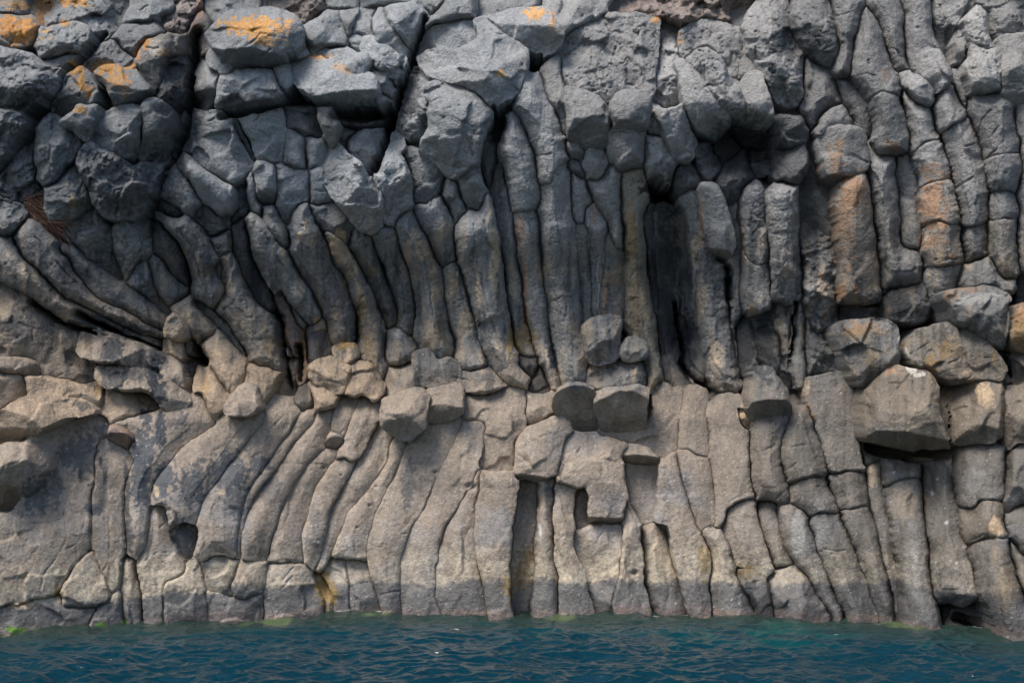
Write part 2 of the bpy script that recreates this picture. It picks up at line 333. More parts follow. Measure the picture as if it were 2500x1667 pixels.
CODE = dict(d=(.46, .47, .49), o=(1.12, 1.0, .88), p=(1.3, 1.28, 1.24), b=(.95, .78, .70), y=(1.1, 1.02, .85), t=(1.12, 1.04, .93))  # d: wet rock, with the shade of pockets put into its tint
def colour(x, y, codes, seed):
    n1 = fbm(x / 160, y / 160, 4, 31); n2 = fbm(x / 46, y / 46, 4, 35); n3 = fbm(x / 12, y / 12, 3, 39)
    nv = fbm(x / 22, y / 150, 4, 43)
    up = np.array([.245, .255, .262]); mid = np.array([.200, .196, .188]); low = np.array([.280, .226, .176]); lowr = np.array([.165, .146, .125])
    yy = y + 110 * n1 + 60 * n2
    wr = (sstep(1000, 1500, x + 200 * n1) * .8)[:, None]; c = up[None] * (1 - wr) + np.array([.265, .256, .248]) * wr
    tt = (sstep(.15, .6, n1 * .7 - n2) * .45)[:, None]; c = c * (1 - tt) + np.array([.30, .285, .27]) * tt
    t = sstep(480, 620, yy)[:, None]; c = c * (1 - t) + mid * t
    r = sstep(1650, 2000, x + 80 * n1)[:, None]
    lw = low * (1 - r) + lowr * r
    edge = np.interp(x, [0, 300, 700, 1300, 1700, 2000, 2500], [690, 760, 840, 900, 930, 900, 820])
    t = sstep(-60, 70, yy - edge)[:, None]; c = c * (1 - t) + lw * t
    # tan and dark mottling of the middle columns
    mm = sstep(470, 620, y) * (1 - sstep(900, 1010, y))
    tt = (sstep(.12, .5, nv + .45 * n2) * mm * .75)[:, None]; c = c * (1 - tt) + np.array([.33, .265, .19]) * tt
    tk = (sstep(.1, .45, -nv + .5 * n3) * mm * .75)[:, None]; c = c * (1 - tk) + np.array([.055, .057, .06]) * tk
    # blue grey wash in the lower tier
    tb = (sstep(.15, .55, n1 + .35 * n2) * sstep(950, 1080, y) * .5)[:, None]; c = c * (1 - tb) + np.array([.165, .165, .172]) * tb
    tb = (sstep(.0, .5, nv + .5 * n3) * r[:, 0] * sstep(780, 900, y) * .6)[:, None]; c = c * (1 - tb) + np.array([.075, .064, .050]) * tb
    tb = (sstep(-.35, .35, n2 + .6 * n1 + .8 * nv) * sstep(1130, 1330, y) * .45 * (1 - r[:, 0] * .5))[:, None]; c = c * (1 - tb) + np.array([.225, .215, .208]) * tb
    # barnacle band, tide band and the line at the water
    dw = wl_row(x) - y + 20 * n1 + 10 * n2
    band = np.interp(x, [0, 300, 600, 1200, 1700, 2000, 2500], [66, 68, 78, 82, 82, 92, 100])
    amt = np.interp(x, [0, 250, 600, 900, 1300, 1700, 1950, 2500], [.6, .6, .6, .3, .75, .75, .4, .2])
    tb = sstep(band + 130, band + 45, dw) * sstep(-.25, .25, n2 + 1.2 * n3 + .25) * amt
    c = c * (1 - tb[:, None]) + np.array([.41, .345, .25]) * tb[:, None]
    td = sstep(band + 8, band - 8, dw + 7 * n3); c = c * (1 - td[:, None] * .92) + np.array([.105, .101, .099]) * td[:, None] * .92
    tl = sstep(20, 8, dw); c = c * (1 - tl[:, None] * .6) + (np.array([.20, .155, .14]) + np.array([.12, .03, -.04]) * np.clip(n2, 0, 1)[:, None]) * tl[:, None] * .6
    wet = np.maximum(td * .35, 0)
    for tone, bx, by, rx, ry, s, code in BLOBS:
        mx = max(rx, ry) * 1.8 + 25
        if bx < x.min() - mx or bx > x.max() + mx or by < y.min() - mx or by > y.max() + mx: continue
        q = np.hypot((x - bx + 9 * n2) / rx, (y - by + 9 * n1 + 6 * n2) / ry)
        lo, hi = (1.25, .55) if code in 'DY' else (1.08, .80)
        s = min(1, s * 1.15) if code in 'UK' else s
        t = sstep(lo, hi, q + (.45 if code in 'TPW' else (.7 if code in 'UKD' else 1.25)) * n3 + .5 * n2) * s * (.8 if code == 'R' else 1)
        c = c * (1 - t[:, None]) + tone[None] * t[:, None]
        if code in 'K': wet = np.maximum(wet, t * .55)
    sp = (np.random.default_rng(seed + 5).random(len(x)) < .0035) & (y > 860 + 120 * n1)
    c = np.where(sp[:, None], c * .4 + .36, c)
    nw = fbm((x + .25 * y) / 15, y / 170, 3, 47)
    lum = 1 + .22 * nw * sstep(880, 1000, y) + .26 * n2 + .22 * n3 + .10 * n1
    lum *= 1 + (.20 if y.mean() < 930 else .09) * math.sin(seed * 12.9898)
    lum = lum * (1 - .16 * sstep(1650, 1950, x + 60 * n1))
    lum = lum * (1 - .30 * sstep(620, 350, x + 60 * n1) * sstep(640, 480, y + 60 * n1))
    c = c * np.clip(lum, .5, 1.6)[:, None]
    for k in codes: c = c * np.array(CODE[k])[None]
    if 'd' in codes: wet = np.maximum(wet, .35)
    return np.clip(c, .012, .85), np.clip(wet, 0, 1)

# ---- the rocks: photo tile | kind | z offset, thickness, roughness, tint | label | outline
DATA = '''
A0|B|z.2 ko|orange lichen covered boulder face at the far upper left edge|-4,8 6,10 12,9 20,12 25,16 23,23 16,28 8,28 0,27 -4,24
A0|B|z.0|small grey rock with orange specks in the top left corner|-4,-4 16,-4 18,5 15,10 8,9 -4,9
A0|B|z.1 r1.5 w.9|broad pitted dark boulder with orange top edge, along the top left|21,-4 82,-4 82,6 78,14 74,20 66,26 58,25 56,16 50,13 42,15 30,18 25,15 23,8
A0|B|z.4 r1.5 w1|pitted grey boulder right of the orange lichen face|25,17 36,16 44,13 50,13 57,17 58,24 52,32 44,36 36,38 29,37 24,28
A0|S|z.3 w.8|grey ledge rock at the top edge, left of the brown crumbly rock|84,-4 108,-4 112,4 104,8 94,13 84,15 79,15 79,10 83,3
A0|B|z.0 r2 kb|reddish brown crumbly rock near the top, behind the rounded boulder|108,-4 126,-4 126,6 122,14 116,22 108,20 102,16 104,9 112,4
A0|B|z.6 r1.6 u.9 w1 v.1|big pitted boulder with flat light top at the left edge, over the dark cleft|-4,29 8,31 20,36 28,42 38,44 41,46 38,54 30,60 20,66 14,72 6,72 -4,68
A0|S|z.2|small tilted slab resting against the big left edge boulder|28,41 36,36 46,32 51,36 50,41 42,46 38,44
A0|B|z.4 r1.5|dark pitted boulder on the left edge below the cleft's upper boulder|-4,74 6,73 13,75 14,82 20,84 12,92 4,102 -4,106
A0|B|z.0|smooth rounded grey boulder behind the white and orange peaked rock|72,25 78,18 86,14 98,14 104,18 106,22 98,22 92,26 89,32 86,37 80,34 76,28
A0|B|z.1 r1.4|low crumbly grey rock left of the white and orange peaked rock|58,33 66,29 74,26 77,31 82,36 85,39 80,41 70,41 64,42 58,45 54,43
A0|B|z.4 ko|pointed rock with a white and orange lichen peak|85,39 88,32 94,26 100,27 103,22 112,22 119,23 118,30 112,34 106,36 104,42 102,50 100,58 94,53 89,46 86,42
A0|B|z.5 r1.2|upright rock with an orange streak down its rounded crest|42,45 47,42 54,44 59,48 62,55 63,64 57,67 50,68 44,75 38,76 32,70 34,62 39,55
A0|B|z.6 u1.1 w.8 v.1|squarish boulder with broad orange lichen top beside the orange streaked rock|61,46 64,42 70,41 80,42 85,40 88,47 97,58 90,62 80,66 74,69 71,62 66,53
A0|B|z.3 r1.5 kd|dark rough rock right of the white peaked rock, beside the dark cleft|105,40 112,36 117,40 117,46 122,52 122,60 116,64 110,66 104,62 102,55 103,47
A0|B|z.7|small knobbly rock with a little orange tip under the streaked rock|38,77 46,72 50,67 56,68 62,67 63,72 59,80 58,86 54,91 49,86 46,82 42,82
A0|B|z.3 u.9|wedge shaped grey rock between the knobbly rock and the rounded boulder|60,79 66,76 76,72 86,70 88,75 86,88 84,96 77,98 68,95 61,87
A0|B|z.5|tall rounded boulder right of the wedge shaped grey rock|89,69 92,65 100,63 107,67 110,73 110,82 107,92 104,102 96,106 89,104 90,95 92,84 92,76
A0|B|z.5 r1.7 w.7|great dark rough boulder hanging beside the long black cleft|52,95 58,89 64,95 74,99 84,106 90,104 98,105 104,98 108,96 106,108 102,116 99,126 92,136 80,140 68,139 60,132 57,120 52,112 49,102
A0|B|z.4 r1.3|tall ribbed grey lump above the dry twigs|26,80 34,76 42,83 49,92 50,98 46,104 40,112 34,118 28,120 22,112 20,104 22,92 24,86
A0|B|z.0 r1.8|sloping rough dark rock left of the ribbed lump, along the cleft|22,84 24,92 21,103 27,107 22,116 12,122 4,124 0,120 -2,116 6,106 14,96
A0|B|z.3 r1.2|dark rock with a small tan scar left of the great dark boulder|49,104 50,110 54,122 57,131 50,138 42,141 34,139 30,130 28,121 36,116 43,110
A0|B|z.0 r1.8 kd|dark crumbly rock just above the dry twigs|0,121 10,124 22,117 28,122 28,128 20,132 10,128 2,126
A0|B|z.1 r1.6|pale crumbled rocks at the left edge beside the dry twigs|-4,126 6,127 14,131 15,139 10,145 4,150 -4,152
A0|B|z.9 t.9 u1 w1.6 v.35|large faceted boulder with orange lichen across its flat top|131,22 138,14 146,8 160,6 176,5 190,10 193,20 193,28 188,31 181,33 180,38 170,41 158,40 150,46 146,48 141,42 142,34 134,30
A0|B|z.1|grey rock at the top edge behind the orange topped faceted boulder|130,-4 163,-4 164,2 156,7 146,9 139,13 135,8
A0|C|z.1 kb|thin brown column tip left of the orange topped faceted boulder|124,12 127,10 131,18 130,24 132,34 126,37 122,32 121,24
A0|B|z.5|small stone at the left foot of the orange topped faceted boulder|134,31 141,33 141,38 138,44 133,42 132,36
A0|B|z.4|little wedge stone under the orange topped faceted boulder|142,36 147,46 144,49 139,46
A0|K|z.3 u.6 w1.8 v.1|block with light top and black front left of the overhang|125,37 131,37 134,43 139,47 138,54 138,62 130,68 124,66 121,58 123,48
A0|K|z.45 u.3 w2.2 v.5|light faced block tucked under the orange topped faceted boulder|139,49 150,49 170,47 176,54 179,63 170,68 158,68 150,68 141,67 138,62
A0|S|z.0 t.6|smooth fanned rock face under the overhang, right of the long cleft|121,71 132,74 146,75 150,84 156,93 160,101 161,108 156,114 148,116 140,115 130,108 122,101 115,95 118,84
A0|C|z.35|column end with round target shaped rings|113,99 118,95 124,102 134,110 143,117 148,122 149,129 145,135 139,137 134,133 131,127 126,121 120,112 115,106
A0|C|z.25|blunt column left of the ringed column end|104,112 110,104 114,108 118,115 124,122 127,127 126,134 122,138 116,133 110,129 104,127 101,121
A0|C|z-.2 kd|narrow dark column between the two fanned faces|148,76 152,80 157,88 162,98 162,104 158,98 152,88 147,81
A0|S|z.0 t.6|second smooth fanned face, with a pale streak, under the overhang|152,74 170,73 180,73 181,84 182,98 178,104 170,103 163,102 162,94 158,86
A0|B|z.1 kd|dark lump below the ringed column end|124,134 130,132 134,134 139,138 146,136 146,146 140,150 134,151 128,144 123,140
A0|B|z-.2 kd|shadowed rock right of the ringed column end|149,122 157,115 158,128 156,137 150,144 146,138 149,130
A0|B|z.1 kd|dark stub at the foot of the cleft, over the pale bent column|99,128 106,129 114,134 117,138 112,140 104,140 99,136
A1|B|z-.2 r2 kb|dark brown crumbly rock at the top edge above the faceted boulder|19,-4 49,-4 50,5 44,12 36,14 30,10 22,9 19,5
A1|B|z.0|first of two low grey rocks along the top edge, left one|49,-4 71,-4 70,4 62,7 54,6 50,3
A1|B|z.0|second of two low grey rocks along the top edge, right one|72,-4 112,-4 106,2 92,3 82,5 74,2
A1|B|z.3|plain grey boulder right of the orange topped faceted boulder|37,16 43,12 52,8 59,7 60,10 62,18 66,26 62,29 54,31 46,32 38,28 36,22
A1|B|z.2|narrow pointed rock right of the plain grey boulder|60,6 70,6 72,9 68,18 66,24 63,20 61,13
A1|B|z.15|grey rock between the narrow pointed rock and the diagonal slab|74,7 80,4 84,6 80,11 80,18 80,23 72,22 67,19 70,12
A1|S|z.4|long diagonal light slab left of the black wedge cleft|81,7 86,5 90,11 95,19 100,26 105,31 103,36 97,34 90,30 84,23 80,18
A1|B|z.4|smooth shield shaped boulder at the top of the black wedge cleft|88,5 96,2 109,0 113,5 116,10 112,16 109,24 105,29 101,27 96,20 91,12
A1|B|z.5 r1.3|cracked diagonal boulder under the long diagonal slab|74,24 80,23 85,26 92,31 98,35 103,37 102,44 98,49 92,49 86,45 80,40 74,33 73,28
A1|B|z.2|small stone left of the cracked diagonal boulder|67,24 72,22 74,25 73,32 69,30 66,27
A1|B|z.4|rounded boulder resting on the orange edged slab|47,33 54,31 62,30 69,32 74,36 77,41 74,47 68,48 63,44 58,40 52,36
A1|S|z.8 u.3 w1.4 v.5|great tilted slab with an orange edge overhanging the hollow|31,37 36,33 40,31 44,34 50,38 57,41 63,45 69,48 74,47 80,47 84,51 85,57 82,63 76,65 66,66 56,65 48,63 40,60 32,55 27,48 25,42
A1|B|z.3|small shadowed stone left of the great tilted slab|21,46 25,43 27,50 26,56 22,56
A1|B|z.3|pebble sized stone above the great tilted slab's left end|33,31 38,30 38,33 34,35
A1|B|z.3|grey stone right of the great tilted slab's right end|82,46 88,49 93,52 95,57 93,62 86,60 85,54
A1|B|z.2|lower small stone beside the black wedge cleft|84,62 88,60 92,64 93,68 88,70 84,67
A1|B|z.2|upper small stone beside the black wedge cleft|93,50 98,50 98,54 95,55
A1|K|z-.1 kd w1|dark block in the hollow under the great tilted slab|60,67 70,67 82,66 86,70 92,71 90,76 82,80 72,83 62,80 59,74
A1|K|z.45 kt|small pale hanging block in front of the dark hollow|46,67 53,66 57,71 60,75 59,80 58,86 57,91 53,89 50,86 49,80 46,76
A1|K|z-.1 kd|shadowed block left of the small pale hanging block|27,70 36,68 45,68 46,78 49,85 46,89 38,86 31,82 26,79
A1|C|z.0|stubby column below the shadowed block|26,85 30,83 34,87 37,91 38,98 39,107 33,109 26,106 23,100 23,92
A1|C|z.05|short square column right of the stubby column|39,87 47,89 49,91 48,98 46,106 40,108 38,102
A1|B|z-.1|leaf shaped rocks at the foot of the black wedge cleft|66,88 71,86 76,83 84,84 88,90 87,98 84,103 80,106 74,103 69,98 65,94
A1|B|z-.3 kd|dark stone behind the small pale hanging block|60,80 66,82 70,84 66,90 64,95 59,91 58,86
A1|B|z.6 r1.2|large pale drop shaped boulder hanging over the bent columns|48,95 51,92 54,92 59,91 64,97 68,100 73,104 77,110 78,118 80,112 83,118 86,119 88,127 88,136 87,143 83,148 78,149 72,147 68,142 64,137 59,131 54,125 50,117 47,110 48,102
A1|B|z.4 r1.3|jagged topped boulder right of the drop shaped boulder|87,97 90,91 93,86 97,87 98,93 96,98 100,101 104,106 106,112 106,122 106,130 102,134 96,137 91,143 89,138 89,130 87,120 86,112 87,104
A1|S|z.3|smooth grey slab above the biggest pale boulder|113,19 122,15 134,14 144,12 149,16 150,22 144,27 137,31 130,32 124,30 116,32 109,35 108,32 111,25
A1|B|z.8 t.8 u.4 w.6|biggest pale boulder, hooked shape with a tiny orange spot|145,12 152,10 158,16 165,22 174,28 181,32 181,40 178,50 174,58 166,64 159,70 156,67 152,62 145,57 138,54 130,52 122,50 116,48 112,42 110,36 116,32 126,30 132,33 140,30 148,24 148,17
A1|B|z.0 r1.8|rough shaded rock along the right side of the black wedge cleft|106,50 110,46 114,50 114,55 118,62 116,70 116,78 113,86 106,86 97,82 98,72 102,62
A1|B|z.5 t.8 w.5|second big boulder with scored surface, under the biggest pale boulder|115,53 122,52 130,54 140,57 148,62 154,68 158,72 155,80 152,88 150,96 149,104 144,106 139,110 135,114 130,113 126,108 120,103 114,99 110,97 112,90 118,80 116,72 118,64 113,60
A1|B|z.0|flat grey rock on the top edge right of the ridge rock|149,-4 184,-4 184,4 174,6 160,8 150,10 147,8 148,3
A1|B|z.3|grey ridge rock at the top, right of the black wedge cleft|116,14 121,9 126,4 130,-4 148,-4 148,4 145,10 140,13 130,14 122,16 114,18
A1|B|z.0|little rock at the very top of the black wedge cleft|109,-4 128,-4 124,4 118,9 114,6 110,2
A1|B|z.15 g13|smooth dark column head under the scored boulder|100,98 104,96 110,100 116,103 122,107 125,112 124,119 120,122 118,132 113,132 108,129 105,122 106,112 103,104
A1|C|z.1|short leaning column between the dark column head and the wedge block|128,115 133,115 135,120 138,127 140,133 136,140 133,142 130,134 127,124
A1|K|z.35|wedge shaped block hanging under the scored boulder|140,108 145,106 150,107 151,114 152,124 153,132 151,137 146,137 142,133 139,126 136,119 134,114
A1|C|z-.3 kd|shadowed thin column right of the scored boulder|150,96 156,86 157,100 157,118 151,116
A1|K|z.25 w1.4 v.25|angular block with a dark blunt end under the second fanned face|6,104 10,102 15,104 19,108 19,116 19,128 14,131 8,128 6,118 5,110
A1|C|z.0|narrow column left of the angular block|0,112 5,109 7,118 8,128 11,134 8,137 2,130 0,122
A1|S|z.05|light triangular rock tapering to a point between two columns|20,103 24,106 32,109 40,111 40,118 40,127 36,129 32,130 30,136 28,142 24,138 20,130 19,120 19,110
A1|C|z.05|short dark column left of the drop shaped boulder|41,109 46,107 48,113 50,122 52,128 48,131 42,129 40,122
A2|B|z.8 u1.2 w.6 v-.5|dark fronted wedge boulder with an orange upper edge|-4,10 8,8 20,5 35,4 38,9 42,15 47,23 44,28 38,33 33,36 26,32 20,29 10,22 3,15
A2|B|z.3|grey rock at the top edge right of the dark fronted wedge boulder|36,-4 78,-4 74,6 68,12 62,13 56,17 50,20 47,22 42,15 37,6
A2|S|z.0 r2.0 kb|brown crumbly earth bank along the top edge|78,-4 168,-4 164,8 158,16 146,12 130,10 112,9 96,8 82,7 74,8
A2|S|z.1 t.6 r1.4|broad pitted domed face at the top centre right|44,30 50,22 58,18 66,14 72,10 78,7 86,9 94,8 102,10 107,16 106,28 105,40 105,55 103,60 96,58 88,57 80,59 76,62 70,61 64,58 56,56 50,54 46,50 44,40
A2|B|z.6 w.5|big two sided boulder below the domed face|47,55 54,56 62,59 69,62 74,68 75,78 76,86 74,93 68,97 62,96 56,92 50,90 48,82 49,72 47,64
A2|C|z.05|smooth flank column left of the two sided boulder|33,48 38,42 44,34 45,44 46,54 47,66 48,80 46,88 43,78 40,70 37,62 34,56
A2|B|z.8 u.6 w1.2 v.45|bright rounded boulder bulging below the domed face|76,66 80,60 86,57 94,59 101,61 102,68 100,76 98,83 92,84 84,83 79,80 76,73
A2|K|z.4 w1.8 v.72|square column stub hanging under the bright rounded boulder|79,83 86,83 97,84 97,92 95,102 92,108 87,111 82,109 79,102 78,92
A2|B|z.2|small rock under the left foot of the two sided boulder|48,91 53,93 58,98 60,101 56,104 50,101 48,96
A2|B|z.35|small pointed rock under the two sided boulder|58,101 62,98 69,99 72,104 70,110 66,115 61,112 57,107
A2|B|z.15 kd|lowest small dark rock left of the small pointed rock|49,103 54,103 58,108 60,112 56,113 51,110 48,107
A2|B|z.2|thin rock right of the bright rounded boulder|100,76 103,68 106,70 108,78 107,86 103,87 99,84
A2|K|z.55 w.7|blocky leaning knob over the dark pocket|105,70 112,70 119,69 122,67 124,74 127,82 131,92 130,99 125,104 119,103 115,98 112,91 108,82 106,76
A2|K|z.2 w.6|shaded column end left of the dark pocket|98,88 104,87 110,90 114,97 118,104 116,113 110,118 104,114 100,106 98,97
A2|S|z.1 r1.5|rough upright face right of the long vertical crack|108,14 114,18 118,26 120,36 121,46 122,58 120,64 112,66 106,65 105,55 106,42 107,28
A2|C|z.6|long thick pale column leaning right, ending over the dark pocket|117,38 122,36 128,42 132,48 138,55 144,62 150,70 153,76 151,82 146,87 142,90 136,87 131,82 128,77 125,70 122,60 120,50 118,44
A2|C|z.4 r1.3 g27|knotty column leaning just right of the long thick pale column|126,35 132,30 140,31 147,36 149,44 152,49 157,54 160,62 163,70 162,76 156,77 152,72 147,65 142,58 138,52 134,46 129,41
A2|S|z.0 t.6 r1.3 g27|pitted sloping face above the knotty leaning column|119,28 124,22 130,16 138,12 146,14 154,16 159,20 160,30 158,40 155,50 151,48 149,40 146,35 138,30 130,30 124,34 120,34
A2|C|z.6 u.5 w.6 kp|blunt column with bright round head over the dark pocket|161,49 165,46 170,45 174,48 175,56 178,64 181,72 180,78 176,82 168,80 164,77 164,70 161,62 159,55
A2|B|z.1|little rock above the bright round headed column|158,40 163,37 168,40 168,46 162,47 158,50 157,46
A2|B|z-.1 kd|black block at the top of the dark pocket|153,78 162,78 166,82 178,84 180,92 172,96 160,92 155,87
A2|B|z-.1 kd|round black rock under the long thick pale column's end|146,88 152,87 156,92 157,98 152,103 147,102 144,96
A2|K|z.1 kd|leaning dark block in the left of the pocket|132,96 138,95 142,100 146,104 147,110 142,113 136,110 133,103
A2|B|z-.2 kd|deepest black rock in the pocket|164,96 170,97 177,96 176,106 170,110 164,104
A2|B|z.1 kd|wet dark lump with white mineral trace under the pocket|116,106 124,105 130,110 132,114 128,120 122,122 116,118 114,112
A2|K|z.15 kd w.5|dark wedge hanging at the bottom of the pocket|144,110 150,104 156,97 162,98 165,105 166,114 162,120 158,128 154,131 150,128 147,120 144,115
A2|C|z.2|bright round topped column with a rusty spot, beside the black slot|8,82 11,76 16,74 20,80 23,86 25,96 28,106 29,116 30,128 28,133 20,134 14,135 12,128 10,116 8,104 7,92
A2|+|z.1|-|14,136 22,135 29,134 30,146 31,157 32,171 33,181 34,191 36,201 37,211 40,221 42,231 46,241 42,247 38,244 34,239 30,229 27,219 24,207 22,193 20,179 18,165 16,151
A2|C|z.15|broad smooth column bending down from beneath the biggest pale boulder|17,58 20,50 22,47 28,50 32,54 34,60 38,66 42,76 44,84 46,92 48,100 46,106 40,110 39,117 34,117 30,116 29,108 27,98 24,88 20,78 17,70
A2|+|z.1|-|31,118 38,117 40,108 47,100 49,110 50,122 51,136 53,150 55,166 56,182 57,196 58,208 60,218 59,230 57,243 50,245 44,246 40,238 40,230 38,218 37,206 35,194 33,180 31,166 31,150 30,136
A3|B|z.3 r1.6|big dark shaded face left of the bright streaked lump|8,6 14,2 28,0 30,10 31,20 36,26 40,34 41,44 42,54 42,61 34,65 28,64 24,58 22,50 17,44 12,41 9,34 5,24 4,14
A3|B|z.2 kd|upper dark boulder on the right side of the pocket|23,80 30,77 40,78 42,86 40,93 30,95 24,95 22,88
A3|B|z.3 kd|lower dark boulder on the right side of the pocket|20,97 30,95 40,93 42,100 41,110 38,116 33,118 27,114 23,106
A3|B|z.1 kd|small black stone between the pocket's dark boulders and the wedge|7,100 14,97 19,98 20,106 15,110 9,108
A3|B|z.4 r1.2 w.9|big lump with a bright brushed patch near the top right|42,-4 58,-4 60,6 62,14 64,22 65,30 63,38 60,44 55,42 50,38 44,32 39,26 37,18 38,8
A3|C|z.25|tapering column right of the lump with the bright patch|58,-4 82,-4 80,8 77,16 74,24 73,34 73,46 68,48 63,46 62,40 64,34 65,26 62,14 60,4
A3|C|z.3|snaking column whose broken lower end has an orange tip|80,8 83,5 87,10 91,16 93,24 95,32 97,38 99,44 102,52 104,57 104,62 98,60 92,58 88,60 86,62 82,58 76,51 73,46 73,34 75,24 78,16
A3|+|z.45 w2 v.75|-|88,61 93,59 100,60 104,65 106,72 108,80 109,88 108,94 104,98 96,100 91,98 89,92 90,84 88,76 87,68
A3|C|z.1|curved column left of the upper right knobs, running off the top|83,-4 100,-4 104,8 107,10 106,20 107,30 108,38 110,43 104,46 100,44 97,36 95,28 92,18 87,9 83,4
A3|C|z.1|column running off the top that ends on the wrinkled dark knob|105,-4 122,-4 124,8 124,18 126,26 130,32 126,31 120,33 117,38 116,44 113,46 110,42 107,32 106,20 107,10
A3|B|z.6|wrinkled dark round knob on the upper right|118,36 122,32 128,32 132,37 136,43 137,48 135,54 131,58 126,60 121,56 118,50 116,44
A3|B|z.4|short sausage shaped rock left of the wrinkled knob|104,48 109,45 113,48 118,53 122,57 125,60 125,64 121,67 116,66 112,62 109,57 104,53
A3|S|z-.1 r1.4|dark rough face between the knobbly pale column and its left neighbour|123,-4 150,-4 148,8 142,14 139,20 138,28 138,34 134,38 130,30 126,22 124,10
A3|C|z.35 kp r1.3|knobbly pale column of stacked lumps near the upper right corner|145,10 150,8 156,4 160,10 160,18 162,26 158,27 150,27 145,24 143,16
A3|+|z.5 kp|-|152,28 157,26 162,27 163,32 159,35 153,33
A3|+|z.45 kp|-|146,30 151,28 153,34 160,36 164,34 166,42 166,52 164,57 158,61 152,57 149,50 147,42
A3|B|z.1|small grey stone left of the knobbly pale column|140,20 145,14 146,26 147,36 142,38 138,34
A3|S|z-.1 r1.4|dark face in the upper right corner above the edge boulder|152,-4 186,-4 186,20 176,20 168,22 163,26 160,14 157,4
A3|B|z.6 kp w.9|bright capped boulder on the right edge|164,28 168,23 176,22 187,21 187,69 180,70 174,68 170,60 168,50 166,40 163,34
A3|C|z-.1|flat shaded column under the big lump with the bright patch|41,36 48,40 54,44 61,46 63,54 66,62 68,66 60,68 54,73 50,79 46,80 43,72 43,60 42,48
A3|C|z-.05|thin broken column left of the orange tipped end|64,49 72,49 75,55 79,62 84,68 86,76 84,85 80,86 76,80 72,72 68,64 65,56
A3|C|z.35|thick jointed column with rusty lower half, right of the pocket|52,75 58,69 66,66 70,70 73,78 66,80 58,82 51,84
A3|+|z.5 w2 v.7|-|51,86 58,82 68,80 74,80 80,84 83,89 84,98 83,108 80,111 74,112 69,115 64,118 59,117 57,110 55,100 52,94
A3|+|z.4 ko|-|64,121 72,115 82,113 84,124 87,140 89,158 91,176 92,192 85,195 72,194 65,190 64,176 65,160 64,145 62,132
A3|C|z.15|plain column right of the thick rusty jointed column|85,90 90,98 100,101 101,115 103,130 105,148 104,158 118,162 118,182 110,184 100,184 94,192 91,180 89,160 87,140 84,118
A3|C|z.1|thin column under the orange tipped column end|101,101 106,100 109,97 111,104 113,112 115,125 117,140 118,160 104,158 104,140 102,120
A3|C|z.15|long jointed column with orange bands on the right|105,58 109,62 114,66 120,68 124,72 126,80 128,88 124,90 118,91 112,98 110,92 108,80 106,70
A3|+|z.2|-|113,98 118,92 124,90 130,90 132,98 135,106 136,114 128,115 122,117 117,121 116,112 115,104
A3|+|z.35 ko|-|118,122 124,117 130,115 136,116 138,124 140,132 141,142 134,143 128,140 122,142 118,144 117,134
A3|+|z.3 ko|-|118,146 124,141 130,141 136,144 141,143 142,156 143,168 134,170 126,169 119,168 118,158
A3|+|z.15|-|119,170 128,170 136,170 143,168 142,176 137,184 130,186 124,190 120,182
A3|C|z.1|light jointed column right of the long column with orange bands|124,66 130,60 136,56 139,60 142,66 146,74 140,77 134,82 129,85 126,78
A3|+|z.1|-|130,86 136,82 142,78 147,75 150,82 154,92 157,102 158,112 159,125 160,140 152,144 143,145 141,132 139,120 136,108 133,98
A3|+|z.0|-|143,146 152,145 160,141 160,152 158,164 152,167 146,168 144,158
A3|C|z.0|pale sliver of column right of the wrinkled dark knob|138,46 142,50 144,56 146,64 146,70 142,64 139,56
A3|C|z.15|broad jointed column on the far right below the knobbly pale column|146,70 150,63 154,58 162,58 168,62 172,66 175,74 178,84 181,92 180,97 174,98 166,98 160,101 157,103 155,94 152,84 149,76
A3|+|z.25|-|160,102 166,99 174,98 181,99 182,106 178,116 178,122 172,120 164,120 160,118 158,110
A3|+|z.15|-|160,128 166,124 176,123 178,134 178,140 168,140 160,140
A3|+|z.25 kt|-|159,142 168,141 178,141 178,152 177,164 176,174 172,177 167,176 164,168 161,158 159,150
A3|C|z.0|column cut off by the right edge below the bright capped boulder|177,72 187,70 187,130 187,170 180,170 179,150 180,130 179,118 182,106 182,96 179,84
B3|S|z.0 r1.8|rough dark wall left of the rusty jointed column|41,-15 50,-20 58,-14 60,-8 62,10 64,25 65,40 64,56 62,70 60,78 56,82 50,82 46,78 43,66 41,50 40,30 40,10
B3|C|z.05 r1.2 g23|grey column under the pocket's left, beside the hanging column|0,-12 8,-14 14,-10 16,0 18,10 20,22 20,36 14,38 9,36 4,28 1,14
B3|C|z.15 r1.2 w.4|yellowish grey column roofing the narrow black cavity|20,-6 26,-12 34,-14 38,-8 40,10 40,30 41,50 41,60 36,63 30,61 23,58 21,54 21,40 20,20 19,8
B3|C|z.0 g23|grey rock panel left of the narrow black cavity|0,20 4,30 9,38 16,39 20,37 21,52 21,62 18,68 10,70 4,66 0,60
B3|S|z-.5 kp|pale blade of rock inside the narrow black cavity|23,62 28,61 34,63 34,72 33,82 32,92 31,102 29,100 27,90 25,78 23,70
B3|S|z-.1 kd|dark wedge tapering below the narrow black cavity|10,71 18,69 22,68 24,78 27,92 29,104 34,108 33,115 28,114 22,108 16,102 13,92 11,80
B3|C|z-.1|thin wall right of the narrow black cavity|36,64 41,62 43,74 43,90 42,104 42,116 36,112 34,104 36,90 36,76
B3|S|z-.15 r1.6|streaky brown wall left of the rust capped boulder|44,70 50,82 58,82 64,86 68,94 70,104 66,108 54,108 47,110 44,100 43,86
